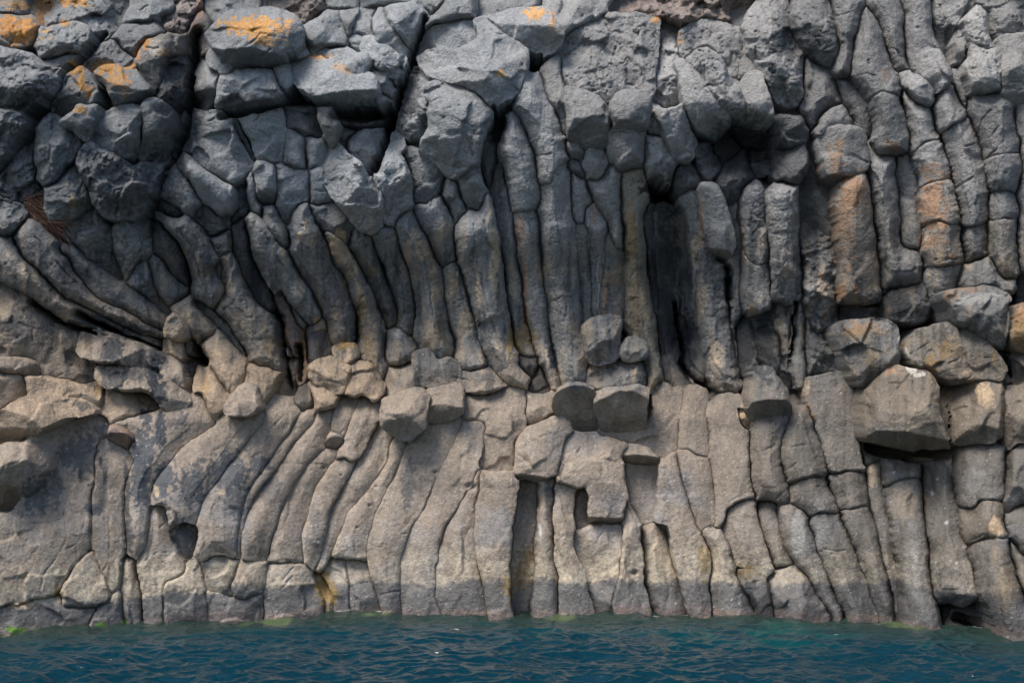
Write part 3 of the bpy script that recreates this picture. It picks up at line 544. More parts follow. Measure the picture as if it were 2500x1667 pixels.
B3|B|z.9 u.8 w.6|rust capped boulder jutting out on the right|64,78 68,74 78,73 88,72 97,74 102,78 103,88 104,96 102,102 96,108 90,112 84,117 78,116 74,110 71,102 69,94 66,88 63,82
B3|B|z.2 kd|dark blunt rock behind the rust capped boulder|95,56 100,52 108,51 116,50 120,56 121,64 119,72 112,74 104,74 97,72 93,68
B3|S|z-.1 kd|dark shelf at the foot of the rusty jointed column|66,64 76,63 92,64 93,70 84,72 76,73 68,73
B3|B|z.9 u1 w.8|flat topped boulder, cream and rust, on the right|131,57 136,54 146,53 158,52 166,54 173,57 175,61 172,66 174,72 172,82 170,92 164,90 156,82 148,78 140,78 136,72 134,66 131,62
B3|B|z.3|grey stone sitting behind the flat topped cream boulder|141,46 146,40 152,37 160,34 164,40 168,46 174,48 174,54 166,52 156,51 146,51 141,51
B3|B|z.5 kt|broad mossy yellow boulder under the flat topped cream boulder|108,92 112,84 118,79 126,78 134,75 140,79 148,79 156,83 164,92 168,98 172,106 170,112 160,112 148,113 138,114 128,113 124,108 116,105 110,100
B3|B|z.6 ko|yellow stained boulder on the right edge|172,70 176,66 187,62 187,94 180,92 175,88 171,80
B3|B|z.4 kd|dark stone right of the broad mossy yellow boulder|160,100 164,96 170,98 173,105 172,111 164,112 159,106
B3|B|z1.0 w1.7 v.5 kt u.6|largest cracked tan boulder on the right, black underneath|92,108 96,104 102,102 108,105 112,106 120,107 126,112 128,118 128,126 130,136 132,143 136,154 130,160 118,163 105,160 94,160 88,156 83,147 82,142 82,130 83,122 87,114
B3|K|z.6 w.6 kt|wide squared block right of the largest cracked tan boulder|130,116 138,114 150,112 164,112 170,114 170,126 170,140 169,148 164,152 154,152 144,153 138,153 134,148 132,140 129,128
B3|K|z.5 w.5 kt|squared block on the right edge beside the wide squared block|172,116 180,116 187,112 187,150 178,152 172,156 171,140
B3|B|z.2|pale rock on the right edge under the yellow stained boulder|174,90 180,93 187,95 187,114 180,114 176,106
B3|C|z.3 t.5 g1|broad rounded column left of the largest cracked tan boulder|48,108 54,106 62,105 68,106 71,112 74,118 76,126 75,136 77,146 79,156 81,166 80,170 72,171 64,172 60,168 57,158 53,148 50,136 47,124 46,116
C3|C|z.0 t.66|thin curved column in the shade left of the largest cracked tan boulder|78,-4 82,-10 84,0 83,10 85,20 90,28 91,33 83,35 81,34 79,24 77,12 76,4
B3|B|z.6 w1.3 v.1|knob with a dark hollow beneath, below the narrow black cavity|9,108 14,103 22,103 24,108 29,114 33,120 34,128 33,135 26,137 18,135 10,139 7,132 8,122
C3|C|z.2 t.66 g2|column below the knob with the dark hollow|8,14 14,8 22,6 28,4 33,6 30,12 27,20 25,28 27,36 30,42 32,50 33,56 24,58 14,58 11,54 9,44 7,34 6,24
C3|C|z.2 t.66|jointed column left of the broad rounded column, reaching the water|28,24 32,8 36,2 44,0 48,6 50,16 52,26 55,32 57,40 56,43 48,41 40,43 34,48 30,40 29,32
C3|+|z.15 t.66|-|33,50 40,45 48,43 57,44 59,52 61,56 64,66 54,65 46,67 42,64 38,60 34,58
C3|+|z.15 t.66|-|46,69 54,66 64,67 67,72 70,80 74,90 78,100 82,110 87,122 92,136 82,140 72,140 68,126 62,116 58,106 54,96 51,86 48,78
C3|C|z.15 t.66 g1|dark mottled leaning column right of the jointed water column|58,42 66,40 74,38 80,40 82,48 83,58 84,61 76,61 68,63 64,62 62,54 59,50
C3|+|z.1 t.66|-|66,66 74,63 84,62 87,70 89,80 92,92 95,104 97,114 99,124 100,140 91,140 87,120 82,108 78,98 74,88 70,78
C3|C|z.25 t.66 g2|leaning column with a pale grey polished face above the water|25,64 32,62 40,64 43,68 46,76 50,88 54,98 57,108 62,120 66,132 62,138 54,126 48,114 42,104 36,96 31,86 27,76
C3|C|z-.15 t.66|shaded column left of the pale polished column|12,56 24,58 26,66 26,76 30,86 34,94 38,99 30,100 24,101 20,92 16,82 13,70
C3|K|z.35 t.8|cracked grey block at the water under the pale polished column|21,104 28,101 36,99 40,103 45,109 50,116 56,123 60,132 56,142 44,142 34,142 26,142 23,122 21,112
C3|C|z.0 t.66|thin stepped column right of the dark mottled leaning column|84,36 90,34 94,38 92,48 94,60 97,74 100,88 102,98 104,110 105,122 104,142 100,140 98,118 95,104 92,92 89,78 86,66 84,56 83,46
C3|C|z.35 t.66|tall tan two piece column under the largest cracked tan boulder|93,38 98,33 104,31 112,32 117,35 117,43 108,44 100,45 94,48 92,44
C3|+|z.3 t.66|-|95,51 100,46 108,45 117,45 118,56 119,70 120,82 122,92 120,100 122,112 125,122 129,132 132,146 120,146 110,145 104,144 105,120 104,108 103,96 100,84 98,72 96,60
C3|C|z.15 t.66|brown column with white specks, dark hollow at its foot|118,34 124,29 130,27 137,28 137,40 138,52 140,64 142,74 144,82 147,92 150,100 152,110 152,122 146,126 138,124 130,126 126,118 124,106 123,96 122,86 119,70 118,50
C3|B|z-.3 kd|dark wet rock in the hollow at the water's edge|128,124 136,122 144,126 152,122 158,128 164,140 166,150 150,150 134,146 130,136
C3|C|z.4 t.66|pitted column with a tan scar on the far right, split above the water|139,26 146,23 156,23 166,25 171,28 171,40 170,50 170,57 164,58 156,56 150,61 142,61 139,52 138,38
C3|+|z.35 kt t.66|-|140,63 150,63 156,58 168,59 170,70 170,81 162,79 152,82 146,84 143,76
C3|+|z.4 t.66|-|148,90 156,86 164,83 171,84 174,92 177,104 180,116 186,126 187,158 176,156 167,152 163,132 158,120 154,108 150,98
C3|K|z.3|squared rock cut by the right edge, below the edge block|172,30 180,26 187,26 187,58 180,60 172,66 171,50
C3|C|z.15 t.66|middle rock cut by the right edge above the lowest edge column|171,68 178,60 187,58 187,92 181,92 178,84 174,76 170,74
C3|C|z.1 t.66|lowest column cut by the right edge|173,84 178,86 182,93 187,95 187,130 181,114 177,102
B2|S|z-.3 kd|small dark flakes at the foot of the two round topped columns|24,118 28,108 32,102 35,110 34,119 28,120
B2|C|z-.05|narrow dark column right of the widest bent column|1,-20 6,-24 9,-18 10,-6 12,2 14,16 16,32 18,46 20,60 22,76 25,90 28,96 22,98 16,94 13,84 11,74 9,58 8,40 6,24 3,8 1,-6
B2|B|z.0 kd|dark round lump at the foot of the narrow dark column|16,96 22,97 29,97 29,104 26,110 20,108 16,102
B2|C|z-.1|short dark column beside the broad smooth bending column|50,-22 56,-18 60,-12 60,0 60,10 54,12 51,4 50,-6
B2|+|z-.1 t.6|-|53,13 60,11 62,22 62,34 63,48 64,58 62,66 64,70 60,74 58,76 57,62 55,46 54,30
B2|C|z-.05 t.6|thin mineral edged column above the head shaped block|61,2 66,4 70,8 72,14 72,26 71,36 69,48 68,60 68,70 65,69 64,58 63,44 62,28 61,14
B2|C|z.05 g22|forked column under the small pointed rock|62,-18 70,-16 74,-24 80,-26 83,-18 83,-4 84,8 84,22 84,28 79,27 77,18 76,8 72,8 70,2 68,-6 64,-10
B2|C|z.0 t.6 g22|column with an orange stain above the head shaped block|73,20 77,20 80,28 85,29 84,40 85,55 84,68 80,70 74,70 70,68 70,56 71,46 73,34
B2|C|z.2 ky|tall yellow stained column left of the black slot|83,-22 90,-26 95,-20 96,-6 97,10 98,26 99,40 101,54 104,66 106,78 108,90 107,98 108,106 106,114 102,118 98,112 97,100 96,88 90,82 87,74 86,60 85,44 85,28 84,10
B2|B|z.5 w.7|head shaped block with a light top and dark face|58,76 64,73 70,72 76,70 82,72 82,80 82,88 82,96 76,101 68,102 62,100 59,92 58,84
B2|B|z.6 kp|pale rough round knob right of the head shaped block|83,90 86,85 92,84 98,87 100,92 98,98 92,100 85,99 82,95
B2|B|z.4 r1.5|lumpy rock on top of the double boulder|64,104 70,101 78,100 84,99 92,101 98,104 100,110 98,115 88,115 76,116 68,114 63,110
B2|B|z1.0 u1.0 o.75 w.95 v-1.1|left half of the double boulder jutting from the centre of the cliff|39,122 44,116 52,114 60,114 66,118 66,124 67,130 70,138 70,146 64,151 56,147 50,144 44,138 40,130
B2|B|z1.0 u1.0 o.75 w.95 v-1.1|right half of the double boulder jutting from the centre of the cliff|66,120 74,117 86,116 94,115 101,117 101,122 99,130 98,138 97,144 92,146 84,148 76,146 70,142 68,134 66,128
B2|C|z-.2 t.7 kd|slim dark column on the left side of the black slot|97,4 102,2 104,14 105,30 106,46 107,60 107,74 109,86 112,96 115,104 117,112 118,120 114,116 110,108 107,98 106,86 104,70 101,54 99,36 98,20
B2|C|z-.6 t.6 kd|wet black back column in the black slot|104,4 112,2 118,10 119,30 119,48 118,60 118,72 117,84 116,96 114,100 111,92 108,82 107,66 106,48 105,24
B2|C|z-.5 t.7 kd|dark curved column with a pale edge on the right side of the black slot|120,0 122,12 124,26 126,40 128,52 129,64 129,76 130,88 132,100 134,110 130,112 126,100 123,88 121,76 120,60 119,40 119,16
B2|C|z-.1 r1.3|rough streaked column behind the hanging column|122,-6 128,-10 132,-4 134,8 136,20 138,32 140,40 146,40 150,52 150,64 152,76 154,88 157,100 158,112 156,118 150,116 144,114 140,106 138,96 136,86 134,78 131,66 129,54 127,40 125,26 123,10
B2|C|z.5 w2.5 v.72|hanging column with a black broken end|131,-12 136,-15 142,-14 146,-8 150,0 153,10 155,20 155,28 152,34 146,36 140,36 138,30 137,22 135,10 133,0
B2|C|z-.1 t.7|thin column right of the hanging column's black end|152,-6 157,-4 159,10 160,20 162,30 162,44 160,56 158,70 157,84 158,98 157,108 155,96 153,84 151,70 152,52 154,36 156,26 155,14
B2|S|z-.2 kd|dark wet panel left of the narrow black cavity|153,76 160,72 166,74 168,86 170,98 168,106 160,112 157,104 155,92
B1|C|z.25 g14|broad dark bent column left of the tan streaked columns|0,10 5,6 10,12 14,20 20,28 25,34 30,42 36,50 42,57 46,64 47,70 43,73 40,75 36,72 30,66 24,58 18,50 12,42 6,34 3,24
B1|C|z.2 g14|short thin column beside the broad dark bent column's top|11,0 19,2 21,10 24,18 26,24 22,24 17,18 13,10
B1|C|z.3|widest dark bent column with a blunt lit foot|30,4 36,-1 41,1 43,8 46,16 50,24 54,32 58,40 62,46 66,54 68,62 70,70 71,80 70,86 64,88 57,89 53,84 52,74 48,66 44,58 40,50 36,42 32,34 30,26 28,16
B1|B|z.2 g12|dark column top above the tan streaked column|42,0 50,1 56,4 62,12 66,17 66,26 60,24 55,18 50,16 46,12 43,6
B1|C|z.3 g12|bent column with a bright tan patch at its head and a pale strip below|50,18 54,17 60,22 66,28 68,34 71,40 75,47 78,54 82,62 86,70 88,78 90,86 88,96 89,106 87,111 84,106 81,100 75,98 73,92 72,84 71,72 68,60 64,48 60,42 56,36 53,28
B1|C|z.1|dark bent column right of the column with the bright tan patch|68,18 74,20 80,27 84,34 88,44 91,52 94,60 96,68 97,74 93,78 90,79 88,72 85,64 81,56 77,46 73,40 69,32 66,26
B1|C|z.2|grey bent column below the drop shaped boulder, on a square foot|84,18 89,13 93,16 96,24 100,32 103,40 105,48 107,58 108,66 107,76 104,86 98,80 96,79 97,74 96,64 94,56 90,46 86,36 82,26
B1|+|z.35 w.5|-|88,86 91,80 97,78 103,82 106,88 105,97 100,101 93,102 89,99
B1|C|z.25|bent column with peeling tan patches below the jagged topped boulder|98,10 102,5 106,5 108,11 112,17 116,24 120,32 124,40 125,50 127,60 128,70 130,80 132,90 130,94 124,94 118,92 112,88 107,84 107,74 108,62 107,52 104,42 101,32 98,22
B1|C|z.2 g13|rough short column under the smooth dark column head|108,2 112,-2 120,-4 128,2 132,10 133,20 133,30 134,35 128,38 124,40 121,34 117,26 113,18 110,10
B1|C|z.2 g13|tan washed column under the rough short column|126,41 130,37 134,37 137,44 140,54 143,62 145,72 147,80 149,90 152,98 153,103 146,106 139,106 137,98 135,88 132,80 130,70 128,60 126,50
B1|C|z.3|widest bent column with brown streaks, left of the narrow dark column|136,8 142,4 150,2 156,-8 158,2 160,14 162,28 165,42 166,56 168,68 170,80 172,92 176,102 181,108 180,118 174,116 168,114 162,108 156,100 151,92 148,82 146,72 142,58 138,44 135,30 134,18
B1|K|z.2 kd|dark block with a light tan spot at the foot of the bent columns|38,79 44,76 50,72 52,78 53,86 55,92 52,97 46,98 40,98 39,90
B1|K|z.5 u.8 kt|small light topped block under the widest dark bent column|56,91 62,89 70,88 72,94 71,98 66,101 60,99 56,96
B1|B|z.6 kt w.5|light tan faceted block under the small light topped block|40,102 46,99 54,97 60,100 66,102 68,105 66,112 62,120 56,120 50,116 44,114 40,110
B1|B|z.45 kt|lower tan block below the light tan faceted block|43,115 50,117 56,121 60,122 58,128 52,131 46,131 42,124
B1|B|z.35 kd|small black stone left of the lower tan block|31,126 36,117 42,118 44,125 42,130 36,131
B1|B|z.5 kt|tan boulder under the tip of the pale strip column|68,100 76,100 80,102 84,108 88,114 87,120 82,125 78,122 74,120 68,122 63,120 66,112
B1|B|z.35|grey boulder under the square foot of the grey bent column|90,105 95,102 105,102 108,108 108,116 102,119 96,122 90,122 89,114
B1|B|z.55|L shaped block with pale drips right of the grey boulder|106,96 112,93 120,92 121,98 130,97 136,101 138,106 137,114 128,114 118,115 112,116 109,110 106,102
B1|B|z1.0 u.7 w.7 v-.1|jutting five sided boulder with a dark lower face|87,123 96,121 104,118 112,117 117,121 116,128 114,136 114,142 108,146 104,151 98,150 92,146 87,142 86,132
B1|K|z.7 u.7 w1 v.0|squared block right of the jutting five sided boulder|116,117 124,116 136,113 139,118 138,126 137,134 130,138 120,140 115,138 115,128 117,122
B1|S|z.4|flat faced rock under the widest brown streaked column|138,106 146,107 155,104 160,108 164,113 168,116 160,120 150,122 142,120 138,116
B1|C|z-.2 kb|narrow brown column in the dark gap behind the broad dark bent column|20,46 26,58 30,66 34,74 38,84 39,92 38,100 37,110 34,115 33,108 34,98 31,90 28,82 26,72 22,60
B1|C|z-.1|short grey stub beside the narrow brown column|28,64 32,66 36,72 40,76 38,80 34,78 30,72
B1|B|z-.1 kt|small tan rock at the foot of the narrow brown column|24,110 30,104 33,98 32,112 32,118 26,124 20,122 21,116
B1|K|z.2 t.8|square rock left of the double boulder, above the curved block|178,120 190,120 200,122 199,132 192,136 182,141 178,132 178,126
B1|B|z.35 t.8 w1.2 v-.6|small dark wedge poking out among the pale lower columns|51,149 56,145 60,147 62,151 58,156 54,155 50,153
B0|S|z.05 r1.3|rough upper fan slab left of the ribbed fan slab|42,16 48,10 54,4 60,2 64,10 68,18 70,26 73,34 76,42 77,48 70,44 62,38 56,32 50,25 46,20
B0|S|z.0 r1.5|ribbed fan slab at the foot of the great dark boulder|73,18 80,12 88,6 96,0 97,12 96,22 95,30 90,34 84,42 80,48 78,40 75,30 73,24
B0|S|z.1 t.7|thin pale strips fanning out under the ribbed fan slab|82,46 88,42 90,36 94,48 98,56 103,63 108,68 105,70 100,66 94,60 87,54 81,52
B0|C|z.0 kd|dark column behind the pale bent column on the left|98,10 104,12 110,18 115,25 118,33 120,42 121,50 117,50 112,46 106,38 101,32 97,28
B0|C|z-.05|low brown column above the smooth pink tan block|97,33 102,34 108,40 114,48 118,56 118,60 112,63 109,65 104,60 100,52 98,44
B0|C|z.4 t.9|pale bent column with a blunt end, right of the black cleft's foot|99,-2 106,3 112,8 118,8 125,12 131,18 134,24 136,32 137,40 140,48 143,55 141,60 137,66 131,62 126,56 122,48 120,40 118,32 114,24 109,17 103,11 99,6
B0|C|z.4|thick pale column with dark speckled lower edge, curving over the black gap|140,36 145,32 148,32 150,42 155,52 160,60 166,68 172,76 176,84 179,92 180,100 177,105 172,104 166,102 160,98 155,90 149,80 143,70 138,66 143,58 144,54 142,48
B0|S|z.2|small pale chip at the head of the thick pale column|137,38 142,36 142,48 139,46
B0|K|z.15|small square stone under the ringed column end's dark lump|134,22 140,18 145,17 147,22 147,29 142,32 136,31
B0|C|z-.1 kd|dark column right of the thick pale column's head|148,14 156,10 158,20 160,32 164,44 168,56 172,66 166,64 160,56 154,46 150,34 148,24
B0|C|z.05|dark speckled column tucked below the thick pale column|124,64 130,62 136,68 142,74 148,82 154,90 158,98 150,92 144,84 138,78 130,70
B0|K|z.45 kt|smooth pink tan block leaning over the small black cave|110,65 114,61 119,60 123,63 130,71 137,78 136,82 130,85 127,87 122,83 119,78 114,70
B0|C|z.45 kt|tan column with a rusty streak right of the small black cave|130,88 136,84 139,79 145,85 150,92 155,98 158,104 156,110 150,115 146,120 142,115 138,108 134,102 131,94
B0|B|z.5 kt|smooth rounded tan stone left of the small black cave|106,74 110,70 114,71 119,77 121,81 117,86 112,87 106,84 104,80
B0|B|z.3 kt|tan stone directly below the smooth rounded tan stone|105,88 110,87 116,88 117,94 117,99 112,98 107,94
B0|B|z.0 kd|small grey stone at the left side of the small black cave|117,88 121,83 124,88 122,93 118,96
B0|B|z-.2 kd|dark stone under the small black cave, behind the banded block|117,99 121,98 124,104 124,116 122,120 120,112 118,106
B0|B|z.3 kt|orange faced rock below the small black cave|126,106 130,104 135,104 138,110 142,116 145,122 142,128 138,134 136,140 132,128 130,120 124,118 124,111
B0|B|z.6 u.6|lower angular tan boulder of a leaning pair left of the black gap|146,122 152,116 158,113 164,116 166,124 166,130 160,134 150,135 144,134 143,128
B0|B|z.45 kt w.6|upper angular tan boulder of a leaning pair left of the black gap|158,104 162,102 170,104 177,107 176,114 174,120 168,124 165,118 160,113 156,111
B0|C|z.3|middle one of three long columns sweeping down from the left edge|10,20 12,14 18,13 24,15 30,22 36,28 40,32 46,40 52,48 56,55 64,62 74,66 82,70 92,76 102,80 104,82 100,84 92,82 82,77 72,72 60,66 50,62 42,58 36,54 30,46 22,38 16,30
B0|C|z.2|uppermost of three long columns sweeping down from the left edge|37,28 44,28 50,32 56,36 62,41 70,46 78,49 84,52 92,58 98,64 104,70 106,76 105,80 96,77 86,70 78,65 70,63 62,60 56,54 51,46 46,40 40,34
B0|C|z.1|lowest of three long columns sweeping down from the left edge, black beneath|-4,18 2,20 8,26 14,34 22,42 30,50 36,54 40,58 48,64 56,68 66,74 80,80 92,84 103,86 104,92 94,90 80,85 66,80 54,78 44,74 34,68 26,60 18,56 8,50 2,46 -4,40
B0|S|z-.1 t.5|broad stained face below the sweeping columns at the left edge|-4,52 6,55 16,58 22,62 30,70 42,76 52,80 50,88 48,96 54,98 62,101 61,112 52,114 40,112 28,110 24,100 16,96 6,96 -4,95
B0|S|z.1 t.7|low ledge at the left edge below the broad stained face|-4,97 8,97 18,98 23,102 25,110 16,108 6,106 -4,104
B0|K|z.55 t.9 w.8|long block crossed by a black stain, sticking out to the right|50,88 53,80 62,80 74,83 86,87 96,91 104,95 106,104 104,110 96,106 84,103 72,101 62,100 54,97 49,93
B0|K|z.5 w.8|second stained long block, under the long block with the black stain|61,104 66,101 78,103 92,106 102,110 112,115 120,120 121,126 116,130 108,132 102,128 98,122 92,118 82,118 70,117 64,115 61,110
B0|K|z.4|capping stone at the right end of the stained long blocks|105,96 112,98 117,102 119,112 118,118 110,114 104,110
B0|S|z.35 t.8 kt|thin tan ledge above the big bright ledge on the left|17,110 26,110 40,112 54,114 62,114 66,120 66,126 60,127 54,122 46,122 38,121 26,121 17,119
B0|S|z.1|shaded ledge at the left edge above the big bright ledge|-4,108 6,108 16,111 16,118 14,121 4,122 -4,130
B0|S|z.8 t.9 u.9 w1.2 v.25 kt|big bright tan ledge jutting at the left edge|-4,134 6,128 16,122 26,122 36,122 44,124 52,125 58,128 62,131 52,134 42,135 34,138 26,144 20,148 12,153 4,152 -4,148
B0|S|z.1 t.7 kt|plain tan rock under the stained long blocks|66,118 76,118 88,121 98,124 101,131 92,134 82,136 74,138 70,140 67,132
C0|K|z.35 w1 v-.5 kb|small brown fronted block poking out of the lower left face|69,12 72,9 78,11 84,16 86,19 84,23 80,25 74,22 69,17
C0|C|z.15 t.5|broad lower column with blue black stains left of the longest crack|72,8 84,6 96,3 106,1 116,-6 122,-11 128,-10 132,-2 136,6 138,9 134,12 126,16 120,20 114,26 108,33 102,40 98,48 97,56 95,60 94,72 92,84 88,92 85,94 84,84 82,72 80,60 80,50 84,36 88,32 82,24 86,18 78,10
C0|C|z.25 t.5 g9|blue stained lower column above the arrow shaped notch|140,6 146,4 156,3 167,3 167,8 164,14 158,20 150,28 143,38 134,50 129,55 125,64 126,72 118,71 110,74 107,62 95,60 97,50 102,41 108,33 118,23 126,17 134,12
C0|+|z.4|-|107,61 112,62 116,64 117,68 113,72 109,74 107,70
C0|K|z.6 t.9 w1.2 v.15|large leaning wedge block at the left edge under the bright ledge|-4,24 6,22 14,22 20,16 28,11 36,9 42,6 42,12 38,20 34,28 30,35 25,42 22,50 16,58 12,64 6,68 2,66 -1,60 -4,52
C0|S|z.0 t.35 g15|wide smooth slab at the lower left, veined with thin cracks|30,38 36,24 42,12 52,7 62,6 68,4 69,14 62,20 62,30 60,44 58,54 58,72 58,88 52,94 46,103 40,112 32,119 20,120 8,122 -4,126 -4,70 4,70 10,66 16,60 24,46
C0|C|z.05 t.4 g15|flat lower column right of the wide smooth slab|62,22 70,20 76,26 82,27 84,34 80,44 79,56 78,70 78,84 76,96 77,114 70,117 68,108 65,102 61,94 58,88 58,70 58,54 60,42 62,32
C0|K|z.05 t.5 g15|barnacled bulge under the wide smooth slab|58,90 62,98 65,104 68,112 70,118 70,124 66,125 56,125 46,126 40,124 39,116 40,112 47,102 54,94
C0|K|z-.05 t.5 g15|dark tide block with a low cave at the left waterline|-4,128 8,126 16,127 24,122 32,120 38,119 40,126 50,127 62,127 56,134 52,144 30,152 -4,154
C0|K|z.05 t.5 g15|squarish tide block right of the low cave block|62,128 70,120 77,116 78,128 79,146 66,148 54,148
C0|C|z-.1|narrow tide column in the dark groove on the left|77,96 84,94 86,102 88,112 89,124 89,147 80,148 78,126 77,112
C0|C|z.05 t.5 g8|grey lower column left of the arrow shaped notch|94,62 100,61 106,62 107,76 108,84 112,92 116,99 118,104 112,108 105,110 104,118 105,146 97,147 92,122 90,110 88,100 90,92 93,84 94,74
C0|C|z-.35 t.6|sunken panel inside the arrow shaped notch|110,74 118,72 126,74 127,82 124,90 120,96 116,94 113,86 109,80
C0|K|z.05 t.5 g8|barnacle banded tide block below the arrow shaped notch|106,110 114,107 119,104 124,96 128,98 128,108 129,118 132,124 132,144 118,146 106,146 104,124
C0|K|z.0 t.5 g9|thin broken tide rock right of the arrow shaped notch|128,98 136,92 146,92 153,96 150,104 148,114 148,120 142,118 138,116 132,110
C0|K|z.05 t.5 g10|wide tide block below the cream barnacle bulge|131,118 140,117 146,120 158,121 166,117 168,124 166,144 150,145 134,145
C1|C|z.15 t.5 g10|grey lower column with a dark blue patch, right of the longest crack|12,4 17,-7 22,-11 27,-10 33,-2 34,3 26,16 16,30 6,44 -2,56 -5,70 -6,84 -4,94 -12,94 -22,92 -28,98 -31,90 -31,80 -31,68 -28,58 -22,50 -14,38 -6,28 4,16
C1|C|z.2 t.6|slender lower column right of the column with the dark blue patch|34,3 40,-2 44,0 43,8 36,16 28,24 24,30 18,40 10,50 2,60 -2,72 -3,84 -3,93 -6,93 -5,76 -2,60 4,48 12,36 22,22 30,12
C1|C|z.15 t.5|pale lower column starting under the lower tan block|46,2 52,0 57,-2 55,6 52,14 50,22 46,28 40,34 34,42 28,51 23,61 20,73 16,83 14,95 10,96 4,96 -2,95 -2,84 -1,72 3,60 10,50 18,40 25,29 30,24 36,16 44,8
C1|K|z.1 t.6|cream barnacle bulge above a small dark tide cave|-4,96 4,97 13,97 13,106 11,112 6,117 0,120 -6,120 -10,114 -8,104
C1|C|z.1 t.5 g5|lower column below the small dark wedge|52,24 58,26 58,31 53,34 48,42 43,52 40,62 39,70 35,76 34,88 38,96 32,97 22,97 14,97 14,95 16,83 20,73 23,61 30,48 40,34
C1|C|z.25 t.5 g11|tan flat faced column left of the jutting five sided boulder|72,-8 85,-8 86,2 82,12 77,22 72,31 68,33 63,30 56,32 62,22 67,8
C1|C|z.2 t.6 g5|pale ridged column above the small dark wedge|58,-8 66,-12 72,-8 66,6 62,16 60,14 54,14 56,4
C1|C|z.15 t.5 g11|lower column with a curved joint at its head, above the golden niche|56,33 62,31 68,34 72,33 66,42 58,56 53,66 50,76 49,86 47,93 43,101 39,97 36,90 35,78 39,71 41,60 44,50 50,41
C1|C|z.15 t.5 g6|smooth lower column running down left from the jutting five sided boulder|86,6 93,16 92,24 88,36 80,48 72,57 65,64 61,74 57,84 53,92 51,100 44,102 48,92 49,82 52,68 58,56 66,42 72,32 80,18
C1|C|z.15 t.5 g7|lower column with small holes, below the jutting five sided boulder|93,20 98,21 103,20 99,30 96,40 92,48 87,57 82,66 80,76 77,86 77,96 74,97 66,94 60,94 53,93 58,83 62,73 67,63 74,56 81,48 88,37 92,26
C1|K|z.05 t.5 g6|tide block under the smooth lower column, beside golden algae|51,94 63,94 64,104 65,114 65,140 58,141 54,122 50,106
C1|K|z.05 t.5 g7|tide block under the lower column with small holes|64,95 72,95 77,98 79,106 82,114 86,124 88,141 76,141 68,140 66,112
C1|K|z-.05 t.5 ky|golden algae covered niche rock above the waterline|42,104 50,106 56,114 58,124 56,140 50,140 50,122 46,114
C1|K|z.05 t.5 g5|broad scarred tide block left of the golden niche|14,98 32,98 40,100 46,112 50,122 49,142 36,143 20,144 14,140 12,116 14,106
C1|C|z.2 t.5|broad lower column under the squared block, cracked at its foot|106,16 112,10 120,8 130,7 137,6 135,14 131,22 128,32 122,42 118,52 112,64 106,72 103,80 100,90 98,96 98,104 99,122 101,141 89,142 86,124 82,110 79,102 77,96 77,86 80,76 82,66 87,57 92,48 96,40 99,30 104,20
C1|C|z.15 t.4|wide flat lower column left of the column with the eye shaped hole|138,8 146,6 154,8 152,20 150,30 147,40 144,48 138,56 130,70 124,82 122,94 120,104 121,122 124,141 112,142 102,141 99,122 98,110 98,98 101,90 104,80 108,72 114,64 119,52 124,40 130,28
C1|S|z.2 t.4|smooth curved plate under the flat faced rock|139,-10 150,-10 160,-12 168,-16 174,-14 178,-12 178,-2 180,6 176,12 172,18 171,28 171,38 160,40 152,38 148,34 152,20 154,8 148,6 138,8
C1|C|z.15 t.5|lower column with an eye shaped hole near its top|148,38 150,42 148,50 147,60 145,74 145,90 148,104 151,114 152,126 156,141 140,141 130,141 124,124 121,113 121,102 123,92 125,82 131,70 139,56 145,48
C1|C|z.35 t.6|straight lower column with a dark right flank, left of the left square niche|150,40 160,40 170,40 171,46 174,50 172,62 168,78 167,92 167,104 170,112 166,114 168,122 173,140 158,141 154,120 151,108 148,96 146,80 147,62 149,50
C2|K|z.4 t.5 w2 v.8 g18|curved block above the left square niche|15,21 20,15 28,10 36,5 41,3 45,8 49,15 46,22 43,32 41,42 36,44 28,44 22,42 16,42 15,34 14,27
C2|C|z-.35 t.5|sunken column in the left square niche|16,48 27,47 29,56 28,66 27,76 26,86 25,98 25,108 22,120 22,142 14,140 14,112 13,100 14,88 16,72 17,60
C2|C|z.1 t.7 g18|slender column with a dark face right of the left square niche|33,45 37,45 41,43 40,54 39,68 39,82 40,94 42,104 42,116 43,141 30,141 27,128 28,116 30,104 30,94 29,84 29,74 30,62 31,52
C2|K|z.36 t.5 w3 v.86|smooth face under the double boulder, hanging down as a square block|43,34 46,22 50,16 58,18 66,18 76,17 86,22 83,32 84,42 85,50 86,58 84,69 82,72 76,72 68,71 62,71 62,56 62,46 54,47 48,47 42,46
C2|C|z.15 t.6|flat column between the two square niches|41,47 48,48 53,52 53,60 52,70 51,80 53,90 57,98 61,106 61,118 65,124 67,141 54,142 44,141 43,114 42,104 40,92 39,78 40,62
C2|C|z-.45 t.5|sunken column in the right square niche|54,53 62,52 62,68 60,74 54,76 52,70 53,62
C2|K|z-.15 t.5 g17|barnacled rock below the hanging square block|53,78 60,74 66,75 76,75 83,73 83,84 83,94 82,106 77,122 80,141 68,142 65,122 61,112 60,104 56,96 54,88
C2|C|z-.3 t.5|sunken face under the brow shaped overhang|85,34 92,36 100,36 107,35 106,46 106,56 105,64 102,70 96,72 92,64 89,56 87,46
C2|K|z.32 t.5 w2.2 v.0|brow shaped overhang in the lower centre right|82,31 86,24 92,21 98,22 103,26 108,34 102,36 94,34 86,33
C2|C|z.05 t.6 g17|split column left of the small arched niche|86,56 90,64 94,74 95,84 96,94 97,104 99,118 102,126 104,141 92,141 80,141 77,122 82,107 83,96 84,84 84,72
C2|C|z-.25 t.7|rounded column standing inside the small arched niche|96,74 103,75 107,80 111,90 114,100 119,108 121,116 122,140 112,141 104,141 100,120 97,110 97,102 96,88
